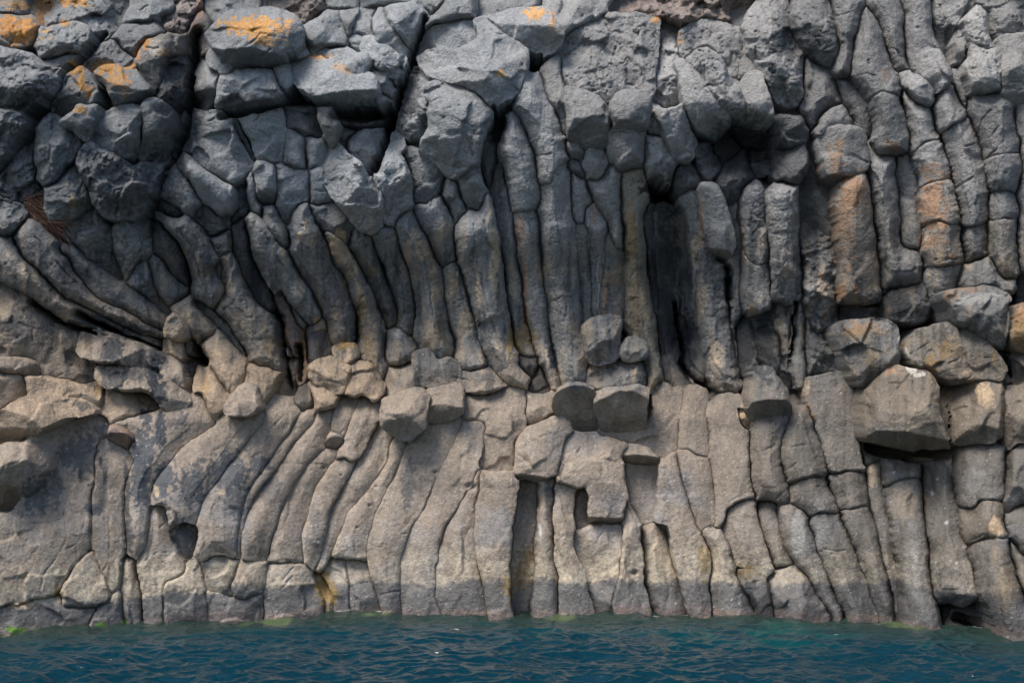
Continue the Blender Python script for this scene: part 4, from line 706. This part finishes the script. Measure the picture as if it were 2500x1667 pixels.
C2|C|z.3 t.6|sinuous column arching over the small arched niche to a yellow barnacled knee|107,36 112,30 117,26 118,34 120,44 123,54 126,64 129,72 134,82 139,90 140,98 139,106 138,114 138,122 140,141 134,141 128,122 123,113 120,104 120,92 118,80 117,70 110,69 105,68 106,56 107,46
C2|S|z.1 t.4 g16|smooth shoulder right of the double boulder|102,10 106,4 108,-10 104,-16 116,-18 121,-6 121,2 119,12 118,22 116,28 110,32 104,28 100,23 92,21 88,20 78,18 70,16 72,14 80,17 92,15 97,14
C2|C|z.15 t.5 g4|two piece column right of the smooth shoulder|122,2 124,-6 128,-12 133,-14 136,4 137,14 138,24 139,29 132,29 125,25 118,24 119,14
C2|+|z.15 t.5|-|118,26 125,27 132,31 139,31 140,42 142,52 142,64 142,70 138,73 133,77 130,72 127,64 125,54 121,44 119,34
C2|C|z.2 t.5 g3|mossy brown column right of the two piece column|138,0 145,-4 152,-10 156,-8 157,2 161,10 164,16 164,28 164,38 165,48 167,54 160,58 152,62 150,70 146,74 142,68 142,56 141,44 139,30 138,16
C2|S|z.1 kt|bright tan blade shaped chip beside the mossy brown column|156,-2 159,2 162,8 164,14 160,11 157,6
C2|C|z.1 t.5 g3|grey column standing on a yellow barnacled lump|150,64 156,60 164,56 168,60 170,68 173,78 176,88 179,98 181,104 176,106 168,100 162,100 157,98 153,88 149,80 148,74
C2|C|z.1 t.7 g4|column stump beside the yellow barnacled knee|134,79 140,76 147,76 149,84 151,92 154,104 160,116 166,124 168,141 156,141 144,141 141,120 139,106 140,96 139,88
C2|B|z.2 t.7 kd|dark tide lump with yellow barnacles on top|155,103 164,102 174,106 177,114 180,126 181,143 174,143 168,124 160,114
'''

# ------------------------------------------------------------------ materials
def rock_material(name, bump=1.0):
    m = bpy.data.materials.new(name); m.use_nodes = True; n = m.node_tree.nodes; L = m.node_tree.links
    b = n['Principled BSDF']
    at = n.new('ShaderNodeAttribute'); at.attribute_name = 'Col'
    geo = n.new('ShaderNodeNewGeometry')
    def noise(scale, det=4, rough=.6):
        t = n.new('ShaderNodeTexNoise'); t.inputs['Scale'].default_value = scale; t.inputs['Detail'].default_value = det; t.inputs['Roughness'].default_value = rough
        L.new(geo.outputs['Position'], t.inputs['Vector']); return t
    def mathn(op, a=None, bb=None, va=0, vb=0):
        t = n.new('ShaderNodeMath'); t.operation = op
        t.inputs[0].default_value = va; t.inputs[1].default_value = vb
        if a: L.new(a, t.inputs[0])
        if bb: L.new(bb, t.inputs[1])
        return t.outputs[0]
    def ramp(src, a, c, lo, hi):
        t = n.new('ShaderNodeMapRange'); t.inputs['From Min'].default_value = a; t.inputs['From Max'].default_value = c
        t.inputs['To Min'].default_value = lo; t.inputs['To Max'].default_value = hi; L.new(src, t.inputs['Value']); return t.outputs[0]
    fine, med, grain = noise(14, 6, .65), noise(4.5, 5, .6), noise(30, 4, .65)
    k = mathn('MULTIPLY', ramp(fine.outputs['Fac'], .3, .7, .74, 1.26), ramp(grain.outputs['Fac'], .3, .7, .82, 1.18))
    mul = n.new('ShaderNodeVectorMath'); mul.operation = 'SCALE'; L.new(at.outputs['Color'], mul.inputs[0]); L.new(k, mul.inputs['Scale'])
    L.new(mul.outputs[0], b.inputs['Base Color'])
    r = ramp(at.outputs['Alpha'], 0, 1, .72, .32); L.new(r, b.inputs['Roughness'])
    b.inputs['Specular IOR Level'].default_value = .5
    vor = n.new('ShaderNodeTexVoronoi'); vor.inputs['Scale'].default_value = 9.0; L.new(geo.outputs['Position'], vor.inputs['Vector'])
    pit = ramp(vor.outputs['Distance'], .0, .22, -1.0, 0.0)
    gate = ramp(med.outputs['Fac'], .46, .56, 0.0, 1.0)
    pit = mathn('MULTIPLY', pit, gate)
    h = mathn('ADD', mathn('MULTIPLY', fine.outputs['Fac'], None, vb=.075), mathn('MULTIPLY', med.outputs['Fac'], None, vb=.10))
    h = mathn('ADD', h, mathn('MULTIPLY', grain.outputs['Fac'], None, vb=.030))
    h = mathn('ADD', h, mathn('MULTIPLY', pit, None, vb=.034))
    v2 = n.new('ShaderNodeTexVoronoi'); v2.inputs['Scale'].default_value = 24.0; L.new(geo.outputs['Position'], v2.inputs['Vector'])
    h = mathn('ADD', h, mathn('MULTIPLY', ramp(v2.outputs['Distance'], 0, .3, -1.0, 0.0), None, vb=.012))
    sep = n.new('ShaderNodeSeparateXYZ'); L.new(geo.outputs['Position'], sep.inputs[0])
    bp = n.new('ShaderNodeBump'); bp.inputs['Distance'].default_value = 1.0
    L.new(ramp(sep.outputs['Z'], 4.0, 6.5, bump * .55, bump), bp.inputs['Strength'])
    L.new(h, bp.inputs['Height']); L.new(bp.outputs[0], b.inputs['Normal'])
    return m
ROCK = rock_material('weathered_basalt', .85)

# ------------------------------------------------------------------ mesh helpers
def make_mesh(name, V, F, col=None, alpha=None, mat=None):
    me = bpy.data.meshes.new(name)
    F = np.asarray(F, np.int32)
    me.vertices.add(len(V)); me.vertices.foreach_set('co', np.asarray(V, np.float32).ravel())
    me.loops.add(F.size); me.loops.foreach_set('vertex_index', F.ravel())
    me.polygons.add(len(F)); me.polygons.foreach_set('loop_start', np.arange(0, F.size, F.shape[1], dtype=np.int32))
    me.polygons.foreach_set('use_smooth', np.ones(len(F), bool))
    if col is not None:
        at = me.color_attributes.new('Col', 'FLOAT_COLOR', 'POINT')
        rgba = np.concatenate([col, alpha[:, None]], 1).astype(np.float32)
        at.data.foreach_set('color', rgba.ravel())
    me.update(calc_edges=True); me.validate()
    if mat: me.materials.append(mat)
    return me
def link(name, me, parent=None, origin=None):
    o = bpy.data.objects.new(name, me); scene.collection.objects.link(o)
    if origin is not None: o.location = origin
    if parent is not None:
        o.parent = parent; o.location = Vector(origin) - parent.location
    return o
def tag(o, label=None, cat=None, group=None, kind=None):
    if label: o['label'] = label
    if cat: o['category'] = cat
    if group: o['group'] = group
    if kind: o['kind'] = kind
    return o
def chaikin(P, n, r):
    for _ in range(n):
        Q = np.roll(P, -1, 0); P = np.stack([P * (1 - r) + Q * r, P * r + Q * (1 - r)], 1).reshape(-1, 2)
    return P
def poly_field(x, y, P):
    """inside flag, distance to outline, closest point"""
    Q = np.roll(P, -1, 0); ins = np.zeros(x.shape, bool); best = np.full(x.shape, 1e9); cx = np.zeros(x.shape); cy = np.zeros(x.shape)
    for (ax, ay), (bx, by) in zip(P, Q):
        dx, dy = bx - ax, by - ay
        if ay != by:
            c = ((ay > y) != (by > y)) & (x < dx * (y - ay) / dy + ax); ins ^= c
        t = np.clip(((x - ax) * dx + (y - ay) * dy) / (dx * dx + dy * dy + 1e-9), 0, 1)
        qx, qy = ax + t * dx, ay + t * dy; d = np.hypot(x - qx, y - qy)
        m = d < best; best = np.where(m, d, best); cx = np.where(m, qx, cx); cy = np.where(m, qy, cy)
    return ins, best, cx, cy
STEP = 2.7
GX_, GY_ = np.arange(-45, 2546, STEP), np.arange(-45, 1660, STEP)
GXX, GYY = np.meshgrid(GX_, GY_)
def warp(x, y):
    return (x + 7 * perlin(x / 55, y / 55, 3) + 3.2 * perlin(x / 17, y / 17, 5), y + 7 * perlin(x / 55, y / 55, 4) + 3.2 * perlin(x / 17, y / 17, 6))
WXX, WYY = warp(GXX, GYY)
GROW = 16.0                                                        # rocks grow this far to meet their neighbours
def window(P, m):
    i0, i1 = np.searchsorted(GX_, [P[:, 0].min() - m, P[:, 0].max() + m]); j0, j1 = np.searchsorted(GY_, [P[:, 1].min() - m, P[:, 1].max() + m])
    return slice(max(j0 - 1, 0), j1 + 1), slice(max(i0 - 1, 0), i1 + 1)
def rock_field(kind, P):
    P = chaikin(P, 2 if kind in 'C+' else 1, .25 if kind in 'C+S' else .14)
    w_ = window(P, GROW + 12); wx, wy = WXX[w_], WYY[w_]
    ins, d, _, _ = poly_field(wx.ravel(), wy.ravel(), P)
    sd = np.where(ins, d, -d).reshape(wx.shape); x, y = GXX[w_], GYY[w_]
    for Q, cw, dep in CLEFTS:                                       # clefts part the rock with a broken edge
        if cw >= 40 or Q[:, 0].min() - 60 > x.max() or Q[:, 0].max() + 60 < x.min() or Q[:, 1].min() - 60 > y.max() or Q[:, 1].max() + 60 < y.min(): continue
        sd = np.minimum(sd, cleft_dist(x, y, Q) - .62 * cw)
    return w_, sd
BEST = np.full(GXX.shape, -1e3); SECOND = BEST.copy(); OWNER = np.full(GXX.shape, -1)
def compete(w_, sd, i):
    b, s, o = BEST[w_], SECOND[w_], OWNER[w_]
    first = sd > b
    SECOND[w_] = np.where(first, b, np.maximum(s, sd)); BEST[w_] = np.where(first, sd, b); OWNER[w_] = np.where(first, i, o)
def rock_mesh(kind, w_, sd, grp, sib, gid, juts, z, tmul, rough, codes, up, dn, dof, uof, seed, name):
    rs = np.random.default_rng(1000 + seed)
    X, Y = GXX[w_], GYY[w_]
    DS = None
    if juts: D2 = DG = sd + 3.0
    else:
        other = np.where(OWNER[w_] == gid, SECOND[w_], BEST[w_])
        D2 = np.minimum((grp - other) / 2, grp + GROW)
        for Q, cw, dep in CLEFTS:
            if cw < 40 and Q[:, 0].min() - 60 < X.max() and Q[:, 0].max() + 60 > X.min() and Q[:, 1].min() - 60 < Y.max() and Q[:, 1].max() + 60 > Y.min():
                D2 = np.minimum(D2, cleft_dist(X, Y, Q) - .62 * cw)
        DG = D2
        if sib is not None: DS = (sd - sib) / 2; D2 = np.minimum(D2, DS)
    sh = X.shape; I = D2 > 0
    gy_, gx_ = np.gradient(D2, STEP); gl = np.maximum(np.hypot(gx_, gy_), .25)
    idx = np.arange(X.size).reshape(sh)
    cell = I[:-1, :-1] | I[1:, :-1] | I[:-1, 1:] | I[1:, 1:]
    q = np.stack([idx[:-1, :-1], idx[:-1, 1:], idx[1:, 1:], idx[1:, :-1]], -1)[cell]
    used = np.unique(q)
    mv = np.where(I, 0, np.clip(-D2 / gl, 0, 1.6 * STEP))           # loose corners slide onto the outline
    X = (X + mv * gx_ / gl).ravel(); Y = (Y + mv * gy_ / gl).ravel(); d = np.maximum(DG, 0).ravel()
    rem = np.full(X.size, -1); rem[used] = np.arange(len(used)); F = rem[q][:, ::-1]
    x, y, d = X[used], Y[used], d[used]
    ds = DS.ravel()[used] if DS is not None else None
    hz = (np.abs(gy_) / gl).ravel()[used] ** 2
    inr = d.max(); rm = inr * S
    flush = tmul <= .6 and kind != 'B'
    q2 = lambda e: 1 - (1 - np.clip(e, 0, 1)) ** 2
    rnd = lambda e: np.sqrt(np.clip(1 - (1 - np.clip(e, 0, 1)) ** 2, 0, 1))
    c = np.array([np.average(x, weights=d + 1e-3), np.average(y, weights=d + 1e-3)])
    ext = lambda v: max(1e-3, np.percentile((x - c[0]) * v[0] + (y - c[1]) * v[1], 97))
    if flush:                                                       # columns worn flush, only cracks between them
        T = min(.5 * rm * (tmul + .3), .30)
        q2 = lambda e: 1 - (1 - np.clip(e, 0, 1)) ** 2
        h = T * (.75 * q2(d / inr) + .25 * q2(d / (inr * .45))) * .45 + .04
    elif not juts:                                                  # locked into the wall: flat faced, parted by narrow cracks
        T = min({'C': .92, '+': .92, 'B': .85, 'K': .75, 'S': .5}[kind] * rm * tmul, .55)
        h = T * ((.35 * q2(d / inr) + .35 * rnd(d / (inr * .95)) + .3 * np.minimum(1, d / (inr * .42) + .12 * perlin(x / 25, y / 60, 8))) if kind in 'C+' else (.3 * q2(d / inr) + .7 * np.minimum(1, d / (inr * .38) + .1 * perlin(x / 25, y / 25, 8))))
    else:
        T = min({'C': .80, '+': .80, 'B': 1.1, 'K': .95, 'S': .65}[kind] * rm * tmul, .85)
        bev, wb = {'C': (.28, .5), '+': (.28, .5), 'B': (.36, .78), 'K': (.24, .85), 'S': (.24, .75)}[kind]
        cham = lambda e: np.minimum(1, np.maximum(e, 0)) if kind in 'BKS' else rnd(e)
        h = T * (.25 + .75 * (wb * cham(d / (inr * bev) + .15 * perlin(x / 25, y / 25, 8)) + (1 - wb) * rnd(d / inr)))
    # planes that cut the front: a top that looks up, a lower face that looks down, and chance facets
    kk = .010 if kind in 'BKS' else .016
    def cut(v, off, slope, h):
        E = ext(v); s_ = ((x - c[0]) * v[0] + (y - c[1]) * v[1]) - off * E + 5 * perlin(x / 40, y / 40, 9 + seed % 7)
        pl = T - slope * np.maximum(s_, -.2 * E) * S
        return -np.logaddexp(-h / kk, -pl / kk) * kk
    if up: h = cut((0.15 * rs.normal(), -1), uof, up * .9, h)
    if dn: h = cut((0.12 * rs.normal(), 1), dof, dn * 1.5, h)
    if kind in 'C+':
        xx, yy_ = x - c[0], y - c[1]; w_ = d + 1e-3
        th0 = .5 * math.atan2(2 * np.average(xx * yy_, weights=w_), np.average(xx * xx, weights=w_) - np.average(yy_ * yy_, weights=w_)) + math.pi / 2
        for sgn in (0, math.pi):
            th = th0 + sgn + rs.normal() * .12
            h = cut((math.cos(th), math.sin(th)), rs.uniform(-.1, .6), rs.uniform(.25, .8) * (.7 if flush else 1), h)
    else:
        t0 = rs.uniform(0, 6.28)
        for k in range({'B': 5, 'K': 4, 'S': 3}[kind]):
            th = t0 + k * 6.28 / 5 + rs.normal() * .4
            h = cut((math.cos(th), math.sin(th)), rs.uniform(-.3, .45), rs.uniform(.25, .9) * (.4 if flush else 1), h)
    gm = np.clip(.45 + 1.5 * perlin(x / 75, y / 75, 41) + .5 * perlin(x / 20, y / 20, 42), .06, 1.35)   # a crack opens and closes along its way
    if kind in 'C+': gm = gm * (1 - .75 * hz)
    if flush: h = h - .060 * gm * np.exp(-(d / (1.3 + 1.3 * gm)) ** 2)
    elif not juts: h = h - (.24 if kind in 'C+' else .16) * gm * np.exp(-(d / (2.0 + 2.0 * gm)) ** 2)
    if ds is not None: h = h - np.clip(.07 + .10 * perlin(x / 30, y / 30, 44), .015, .14) * np.exp(-(np.maximum(ds, 0) / 2.6) ** 2)
    # surface roughness in relief
    sm = 1 - .55 * float(sstep(880, 1000, np.array(c[1])))          # the wave worn foot is smoother
    rr = rough * sm
    ed = np.clip(d / 7, 0, 1)
    sx_, sy_ = (95, 190) if kind in 'C+' else (105, 95)
    F0 = lambda u, v: fbm(u / sx_, v / sy_, 3, 50 + seed % 13)
    fx_, fy_ = x + 10 * perlin(x / 30, y / 30, 51), y + 10 * perlin(x / 30, y / 30, 52)
    amp = (.13 if kind in 'C+' else .20) * (1.2 if flush else 1)
    n = amp * (.75 * facets(fx_, fy_ * sx_ / sy_, 62, seed, lambda u, v: F0(u, v * sy_ / sx_)) + .25 * F0(x, y)) + .018 * fbm(x / 26, y / 26, 3, 60) + .010 * fbm(x / 9, y / 9, 2, 70)
    if rough > 1.1:
        rid = np.abs(fbm(x / 42, y / 42, 3, 80 + seed % 5)); n = n - .035 * np.exp(-(rid / .04) ** 2) + (rough - 1) * (.07 * facets(fx_, fy_, 20, seed + 3, lambda u, v: fbm(u / 30, v / 30, 2, 62)) + .035 * fbm(x / 14, y / 14, 3, 61))
    h = h + rr * n * (.5 + .5 * ed) - marks(x, y) * ed
    f = macro(x, y) + z + h
    V = world(x, y, f)
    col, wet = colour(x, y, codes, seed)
    # side walls going back into the cliff
    E = np.sort(np.concatenate([F[:, [0, 1]], F[:, [1, 2]], F[:, [2, 3]], F[:, [3, 0]]]), 1)
    raw = np.concatenate([F[:, [0, 1]], F[:, [1, 2]], F[:, [2, 3]], F[:, [3, 0]]])
    key = E[:, 0].astype(np.int64) * len(x) + E[:, 1]
    _, inv, cnt = np.unique(key, return_inverse=True, return_counts=True)
    be = raw[cnt[inv] == 1]
    bv = np.unique(be); mp = np.full(len(x), -1); mp[bv] = len(x) + np.arange(len(bv))
    back = V[bv].copy(); back[:, 1] += 2.0 + max(0, z)
    sk = np.stack([be[:, 1], be[:, 0], mp[be[:, 0]], mp[be[:, 1]]], 1)
    V = np.concatenate([V, back]); F = np.concatenate([F, sk]); col = np.concatenate([col, col[bv]]); wet = np.concatenate([wet, wet[bv]])
    org = V[:len(x)].mean(0); org[1] += .3
    me = make_mesh(name, V - org, F, col, wet, ROCK)
    return me, org

NAMES = {'C': ('rock_column', 'rock column'), 'B': ('boulder', 'boulder'), 'K': ('rock_block', 'rock block'), 'S': ('rock_slab', 'rock slab')}
def tier(y): return 'upper' if y < 480 else ('middle' if y < 960 else 'lower')
SPECS = []
for i, line in enumerate(DATA.strip().split('\n')):
    tile, kind, flags, label, ps = line.split('|')
    jit = random.uniform(-.07, .07) * (.3 if kind == '+' else 1)
    fz = None
    z, tm, r, codes, up, dn, dof, uof = 0.0, 1.0, 1.0, '', .0, .0, .4, -.1
    for fl in flags.split():
        k, v = fl[0], fl[1:]
        if k == 'z': z = float(v)
        elif k == 't': tm = float(v)
        elif k == 'r': r = float(v)
        elif k == 'k': codes = v
        elif k == 'u': up = float(v)
        elif k == 'w': dn = float(v)
        elif k == 'v': dof = float(v)
        elif k == 'o': uof = float(v)
        elif k == 'g': fz = v                                       # rocks of one worn surface, parted by hairlines only
    if kind == 'B': up, dn = up or .45, dn or .5
    if kind == 'K': up, dn = up or .25, dn or .35
    P = pts(tile, ps); juts = z >= .5; z -= .18 * (juts and P[:, 1].mean() < 560); z += jit * (.8 if tm <= .6 else (1.2 if kind in 'C+' else 2.0))
    w_, sd = rock_field(kind, P)
    gid = gid if kind == '+' else (1000 + int(fz) if fz else i)
    SPECS.append((i, gid, kind, label, P, w_, sd, juts, z, tm, r, codes, up, dn, dof, uof))
def true_union(full, ww):
    f = full[ww]; m = f > -7; A = f.shape                          # closes the joints between the segments
    b = np.zeros(A, bool); b[:, 1:] |= m[:, 1:] != m[:, :-1]; b[1:] |= m[1:] != m[:-1]
    px, py = GXX[ww], GYY[ww]; bx, by = px[b], py[b]
    sel = f > -GROW - 14; qx, qy = px[sel], py[sel]; dd = np.empty(len(qx))
    for k in range(0, len(qx), 4000): dd[k:k + 4000] = np.sqrt(((qx[k:k + 4000, None] - bx) ** 2 + (qy[k:k + 4000, None] - by) ** 2).min(1))
    out = np.full(A, -1e3); out[sel] = np.where(m[sel], dd, -dd) - 7
    res = np.full(full.shape, -1e3); res[ww] = out; return res
GROUPS = {}
for s in SPECS:
    if not s[7]: GROUPS.setdefault(s[1], []).append(s)
UNION = {}
for gid, mem in GROUPS.items():
    y0_, y1_ = min(s[5][0].start for s in mem), max(s[5][0].stop for s in mem); x0_, x1_ = min(s[5][1].start for s in mem), max(s[5][1].stop for s in mem)
    full = np.full(GXX.shape, -1e3) if len(mem) > 1 else None
    if full is None: compete(mem[0][5], mem[0][6], gid); continue
    for s in mem: full[s[5]] = np.maximum(full[s[5]], s[6])
    full = true_union(full, (slice(y0_, y1_), slice(x0_, x1_)))
    UNION[gid] = full; ww = (slice(y0_, y1_), slice(x0_, x1_)); compete(ww, full[ww], gid)
def family(s):
    if s[7] or s[1] not in UNION: return s[6], None
    sib = np.full(GXX.shape, -1e3)
    for q in GROUPS[s[1]]:
        if q[0] != s[0]: sib[q[5]] = np.maximum(sib[q[5]], q[6])
    return UNION[s[1]][s[5]], sib[s[5]]
root = None
for s in SPECS:
    i, gid, kind, label, P, w_, sd, juts, z, tm, r, codes, up, dn, dof, uof = s
    grp, sib = family(s)
    nm = 'column_segment' if kind == '+' else NAMES[kind][0]
    me, org = rock_mesh(kind, w_, sd, grp, sib, gid, juts, z, tm, r, codes, up, dn, dof, uof, i, nm)
    if kind == '+':
        link(nm, me, root, org)
    else:
        root = link(nm, me, None, org)
        tag(root, label, NAMES[kind][1], NAMES[kind][1] + 's of the ' + tier(P[:, 1].mean()) + ' cliff', 'thing')

# ------------------------------------------------------------------ cliff behind the columns
gx = np.arange(-700, 3201, 6.5); gy = np.arange(-500, 1790, 6.5)
X, Y = np.meshgrid(gx, gy); sh = X.shape; x = X.ravel(); y = Y.ravel()
f = macro(x, y, True) - .42 + .22 * fbm(x / 120, y / 120, 4, 90) + .07 * fbm(x / 30, y / 30, 3, 91)
outside = np.maximum(np.maximum(sstep(-10, -75, x), sstep(2510, 2575, x)), sstep(0, -70, y))
def cells(x, y, sx, sy, seed):                                     # the wall beyond the traced rocks: the same broken columns
    u, v = x / sx, y / sy; gx_, gy_ = np.floor(u).astype(np.int64), np.floor(v).astype(np.int64)
    d1 = np.full(x.shape, 1e9); d2 = d1.copy(); idn = np.zeros(x.shape); tx = d1 * 0; ty = d1 * 0
    for i in (-1, 0, 1):
        for j in (-1, 0, 1):
            a_ = PERM[(PERM[(gx_ + i + seed) & 255] + gy_ + j) & 255]; b_ = PERM[(a_ + 37) & 255]
            qx, qy = u - gx_ - i - (a_ + .5) / 256, v - gy_ - j - (b_ + .5) / 256; dd = np.hypot(qx, qy)
            n1_ = dd < d1; d2 = np.where(n1_, d1, np.minimum(d2, dd)); idn = np.where(n1_, a_ / 255., idn); tx = np.where(n1_, qx, tx); ty = np.where(n1_, qy, ty); d1 = np.minimum(d1, dd)
    return d2 - d1, idn, tx, ty
wx_, wy_ = warp(x, y); wx_ = wx_ + 30 * fbm(x / 260, y / 260, 2, 93)
ce, cid, tx, ty = cells(wx_, wy_, 88, 185, 5)
rel = .34 * (1 - (1 - np.clip(ce / .7, 0, 1)) ** 2) - .16 * np.exp(-(ce / .06) ** 2) + .36 * (cid - .5) + .22 * (((cid * 7) % 1) - .5) * tx - .22 * ty * ((cid * 5) % 1)
F0 = lambda u, v: fbm(u / 95, v / 110, 3, 95)
rel = rel + .16 * facets(wx_, wy_, 58, 3, F0) + .03 * fbm(x / 24, y / 24, 3, 96)
f = f * (1 - outside) + outside * (macro(x, y) + .12 + rel)
idx = np.arange(len(x)).reshape(sh)
F = np.stack([idx[:-1, :-1], idx[1:, :-1], idx[1:, 1:], idx[:-1, 1:]], -1).reshape(-1, 4)
col, wet = colour(x, y, '', 7)
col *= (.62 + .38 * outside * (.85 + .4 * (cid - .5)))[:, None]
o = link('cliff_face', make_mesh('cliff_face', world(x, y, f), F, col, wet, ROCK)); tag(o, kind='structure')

# ------------------------------------------------------------------ sea
def water_material():
    m = bpy.data.materials.new('sea_water'); m.use_nodes = True; n = m.node_tree.nodes; L = m.node_tree.links
    b = n['Principled BSDF']; at = n.new('ShaderNodeAttribute'); at.attribute_name = 'Col'
    L.new(at.outputs['Color'], b.inputs['Base Color'])
    mr = n.new('ShaderNodeMapRange'); L.new(at.outputs['Alpha'], mr.inputs['Value']); mr.inputs['To Min'].default_value = .06; mr.inputs['To Max'].default_value = .8
    L.new(mr.outputs[0], b.inputs['Roughness']); b.inputs['IOR'].default_value = 1.333
    geo = n.new('ShaderNodeNewGeometry')
    t = n.new('ShaderNodeTexNoise'); t.inputs['Scale'].default_value = 9; t.inputs['Detail'].default_value = 3; L.new(geo.outputs['Position'], t.inputs['Vector'])
    bp = n.new('ShaderNodeBump'); bp.inputs['Strength'].default_value = .5; bp.inputs['Distance'].default_value = .03
    L.new(t.outputs['Fac'], bp.inputs['Height']); L.new(bp.outputs[0], b.inputs['Normal'])
    return m
ax = np.concatenate([np.linspace(-120, -15, 60, endpoint=False), np.arange(-15, 15, .035), np.linspace(15, 120, 60)])
ay = np.concatenate([np.linspace(-160, -9, 80, endpoint=False), np.arange(-9, 1.5, .035)])
X, Y = np.meshgrid(ax, ay); sh = X.shape; x = X.ravel(); y = Y.ravel()
qx = x + .25 * perlin(x / 1.1, y / 1.1, 11); qy = y + .25 * perlin(x / 1.1, y / 1.1, 12)
def chop(u, v, s): return (1 - 2 * np.abs(perlin(u, v, s))) 
zz = 1.9 * (.075 * fbm(qx / 2.6, qy / 1.9, 2, 13) + .055 * chop(qx / .95, qy / .62, 15) + .020 * chop(qx / .42 + 3, qy / .30, 16) + .005 * perlin(qx / .16, qy / .13, 17) - .03)
V = np.stack([x, y, zz], 1)
idx = np.arange(len(x)).reshape(sh)
F = np.stack([idx[:-1, :-1], idx[:-1, 1:], idx[1:, 1:], idx[1:, :-1]], -1).reshape(-1, 4)
kx = S * (D + y) / D; px = 1250 + x / np.maximum(kx, .003)
shore = -wl_front(px) - y                                   # metres out from the rock
n1 = fbm(x / 1.7, y / 1.1, 4, 18); n2 = fbm(x / .5, y / .35, 3, 19)
deep = np.array([.0013, .024, .039]); teal = np.array([.003, .055, .055]); shal_reflect = np.array([.022, .034, .024]); alg = np.array([.15, .19, .07])
c = deep[None] * np.ones((len(x), 1))
g = np.interp(px, [0, 900, 1500, 1900, 2100, 2500], [.15, .2, .35, 1., .6, .2])
t = (sstep(.05, .55, n1 + .2) * sstep(5.5, 1.5, shore) * g)[:, None]; c = c * (1 - t) + teal * t
t = sstep(3.4, .2, shore + .9 * n1)[:, None] * .8; c = c * (1 - t) + shal_reflect * t  # shallow water, with the cliff's reflection put into the colour
al = np.zeros(len(x))
for bx, rx, s0, w_ in [(2215, 70, .55, .45), (660, 60, .35, .3), (915, 45, .4, .3), (1370, 40, .5, .35), (40, 60, .2, .2)]:
    q = np.hypot((px - bx) / rx, (shore - s0) / w_); al = np.maximum(al, sstep(1.2, .5, q + .6 * n2))
c = c * (1 - al[:, None] * .35) + alg * al[:, None] * .35
foam_glint = np.zeros(len(x))
for _ in range(10):  # white flecks: foam and glints painted into the water colour
    fx, fy = rng.uniform(-10, 9), rng.uniform(-7.4, -2.0); rr = rng.uniform(.015, .035)
    if abs(fx) > 12: continue
    q = np.hypot((x - fx) / (rr * 2.2), (y - fy) / rr); foam_glint = np.maximum(foam_glint, sstep(1.3, .7, q + .4 * n2))
fr = sstep(.10, .02, np.abs(shore - .02 + .12 * n1)) * sstep(.1, .5, n2 + .1) * .5; foam_glint = np.maximum(foam_glint, fr)
c = c * (1 - foam_glint[:, None]) + np.array([.8, .82, .82]) * foam_glint[:, None]
o = link('sea_water', make_mesh('sea_water', V, F, c, foam_glint, water_material())); tag(o, kind='structure')

# ------------------------------------------------------------------ dry twigs growing in the rocks on the left
tw = bpy.data.materials.new('dry_twig'); tw.use_nodes = True
tb_ = tw.node_tree.nodes['Principled BSDF']; tn = tw.node_tree.nodes.new('ShaderNodeTexNoise'); tr = tw.node_tree.nodes.new('ShaderNodeValToRGB')
tn.inputs['Scale'].default_value = 12; tr.color_ramp.elements[0].color = (.035, .018, .012, 1); tr.color_ramp.elements[1].color = (.20, .10, .065, 1)
tr.color_ramp.elements[0].position = .3; tr.color_ramp.elements[1].position = .7
tw.node_tree.links.new(tn.outputs['Fac'], tr.inputs[0]); tw.node_tree.links.new(tr.outputs[0], tb_.inputs['Base Color']); tb_.inputs['Roughness'].default_value = .9
VV, FF = [], []
for k in range(260):
    ax_, ay_ = nat('A0', rng.uniform(150, 300), rng.uniform(1240, 1420)); f0 = float(macro(np.array([ax_]), np.array([ay_]))[0]) + .1
    p = np.array([ax_, ay_, f0]); d_ = np.array([rng.uniform(.2, 1.3), rng.uniform(.1, 1.1), 0]); r0 = rng.uniform(.7, 1.8)
    ring = []
    ns = 7; L_ = rng.uniform(30, 85)
    for s_ in range(ns):
        c3 = world(np.array([p[0]]), np.array([p[1]]), np.array([p[2]]))[0]; rad = r0 * S * (1 - .75 * s_ / (ns - 1))
        for j in range(4):
            VV.append(c3 + rad * np.array([math.cos(j * 1.571), .6 * math.sin(j * 1.571), math.sin(j * 1.571)]))
        ring.append(len(VV) - 4)
        d_ = d_ + rng.normal(0, .22, 3); d_[2] = rng.normal(.0, .004) + (.012 if s_ < 3 else -.004)
        p = p + np.array([d_[0] * L_ / ns, d_[1] * L_ / ns, d_[2] * 3])
    for s_ in range(ns - 1):
        for j in range(4):
            FF.append((ring[s_] + j, ring[s_] + (j + 1) % 4, ring[s_ + 1] + (j + 1) % 4, ring[s_ + 1] + j))
VV = np.array(VV); org = VV.mean(0)
o = link('dry_plant', make_mesh('dry_plant', VV - org, np.array(FF), None, None, tw), None, org)
tag(o, 'tangle of dry reddish brown twigs growing in the rocks at the left edge', 'plant', None, 'thing')
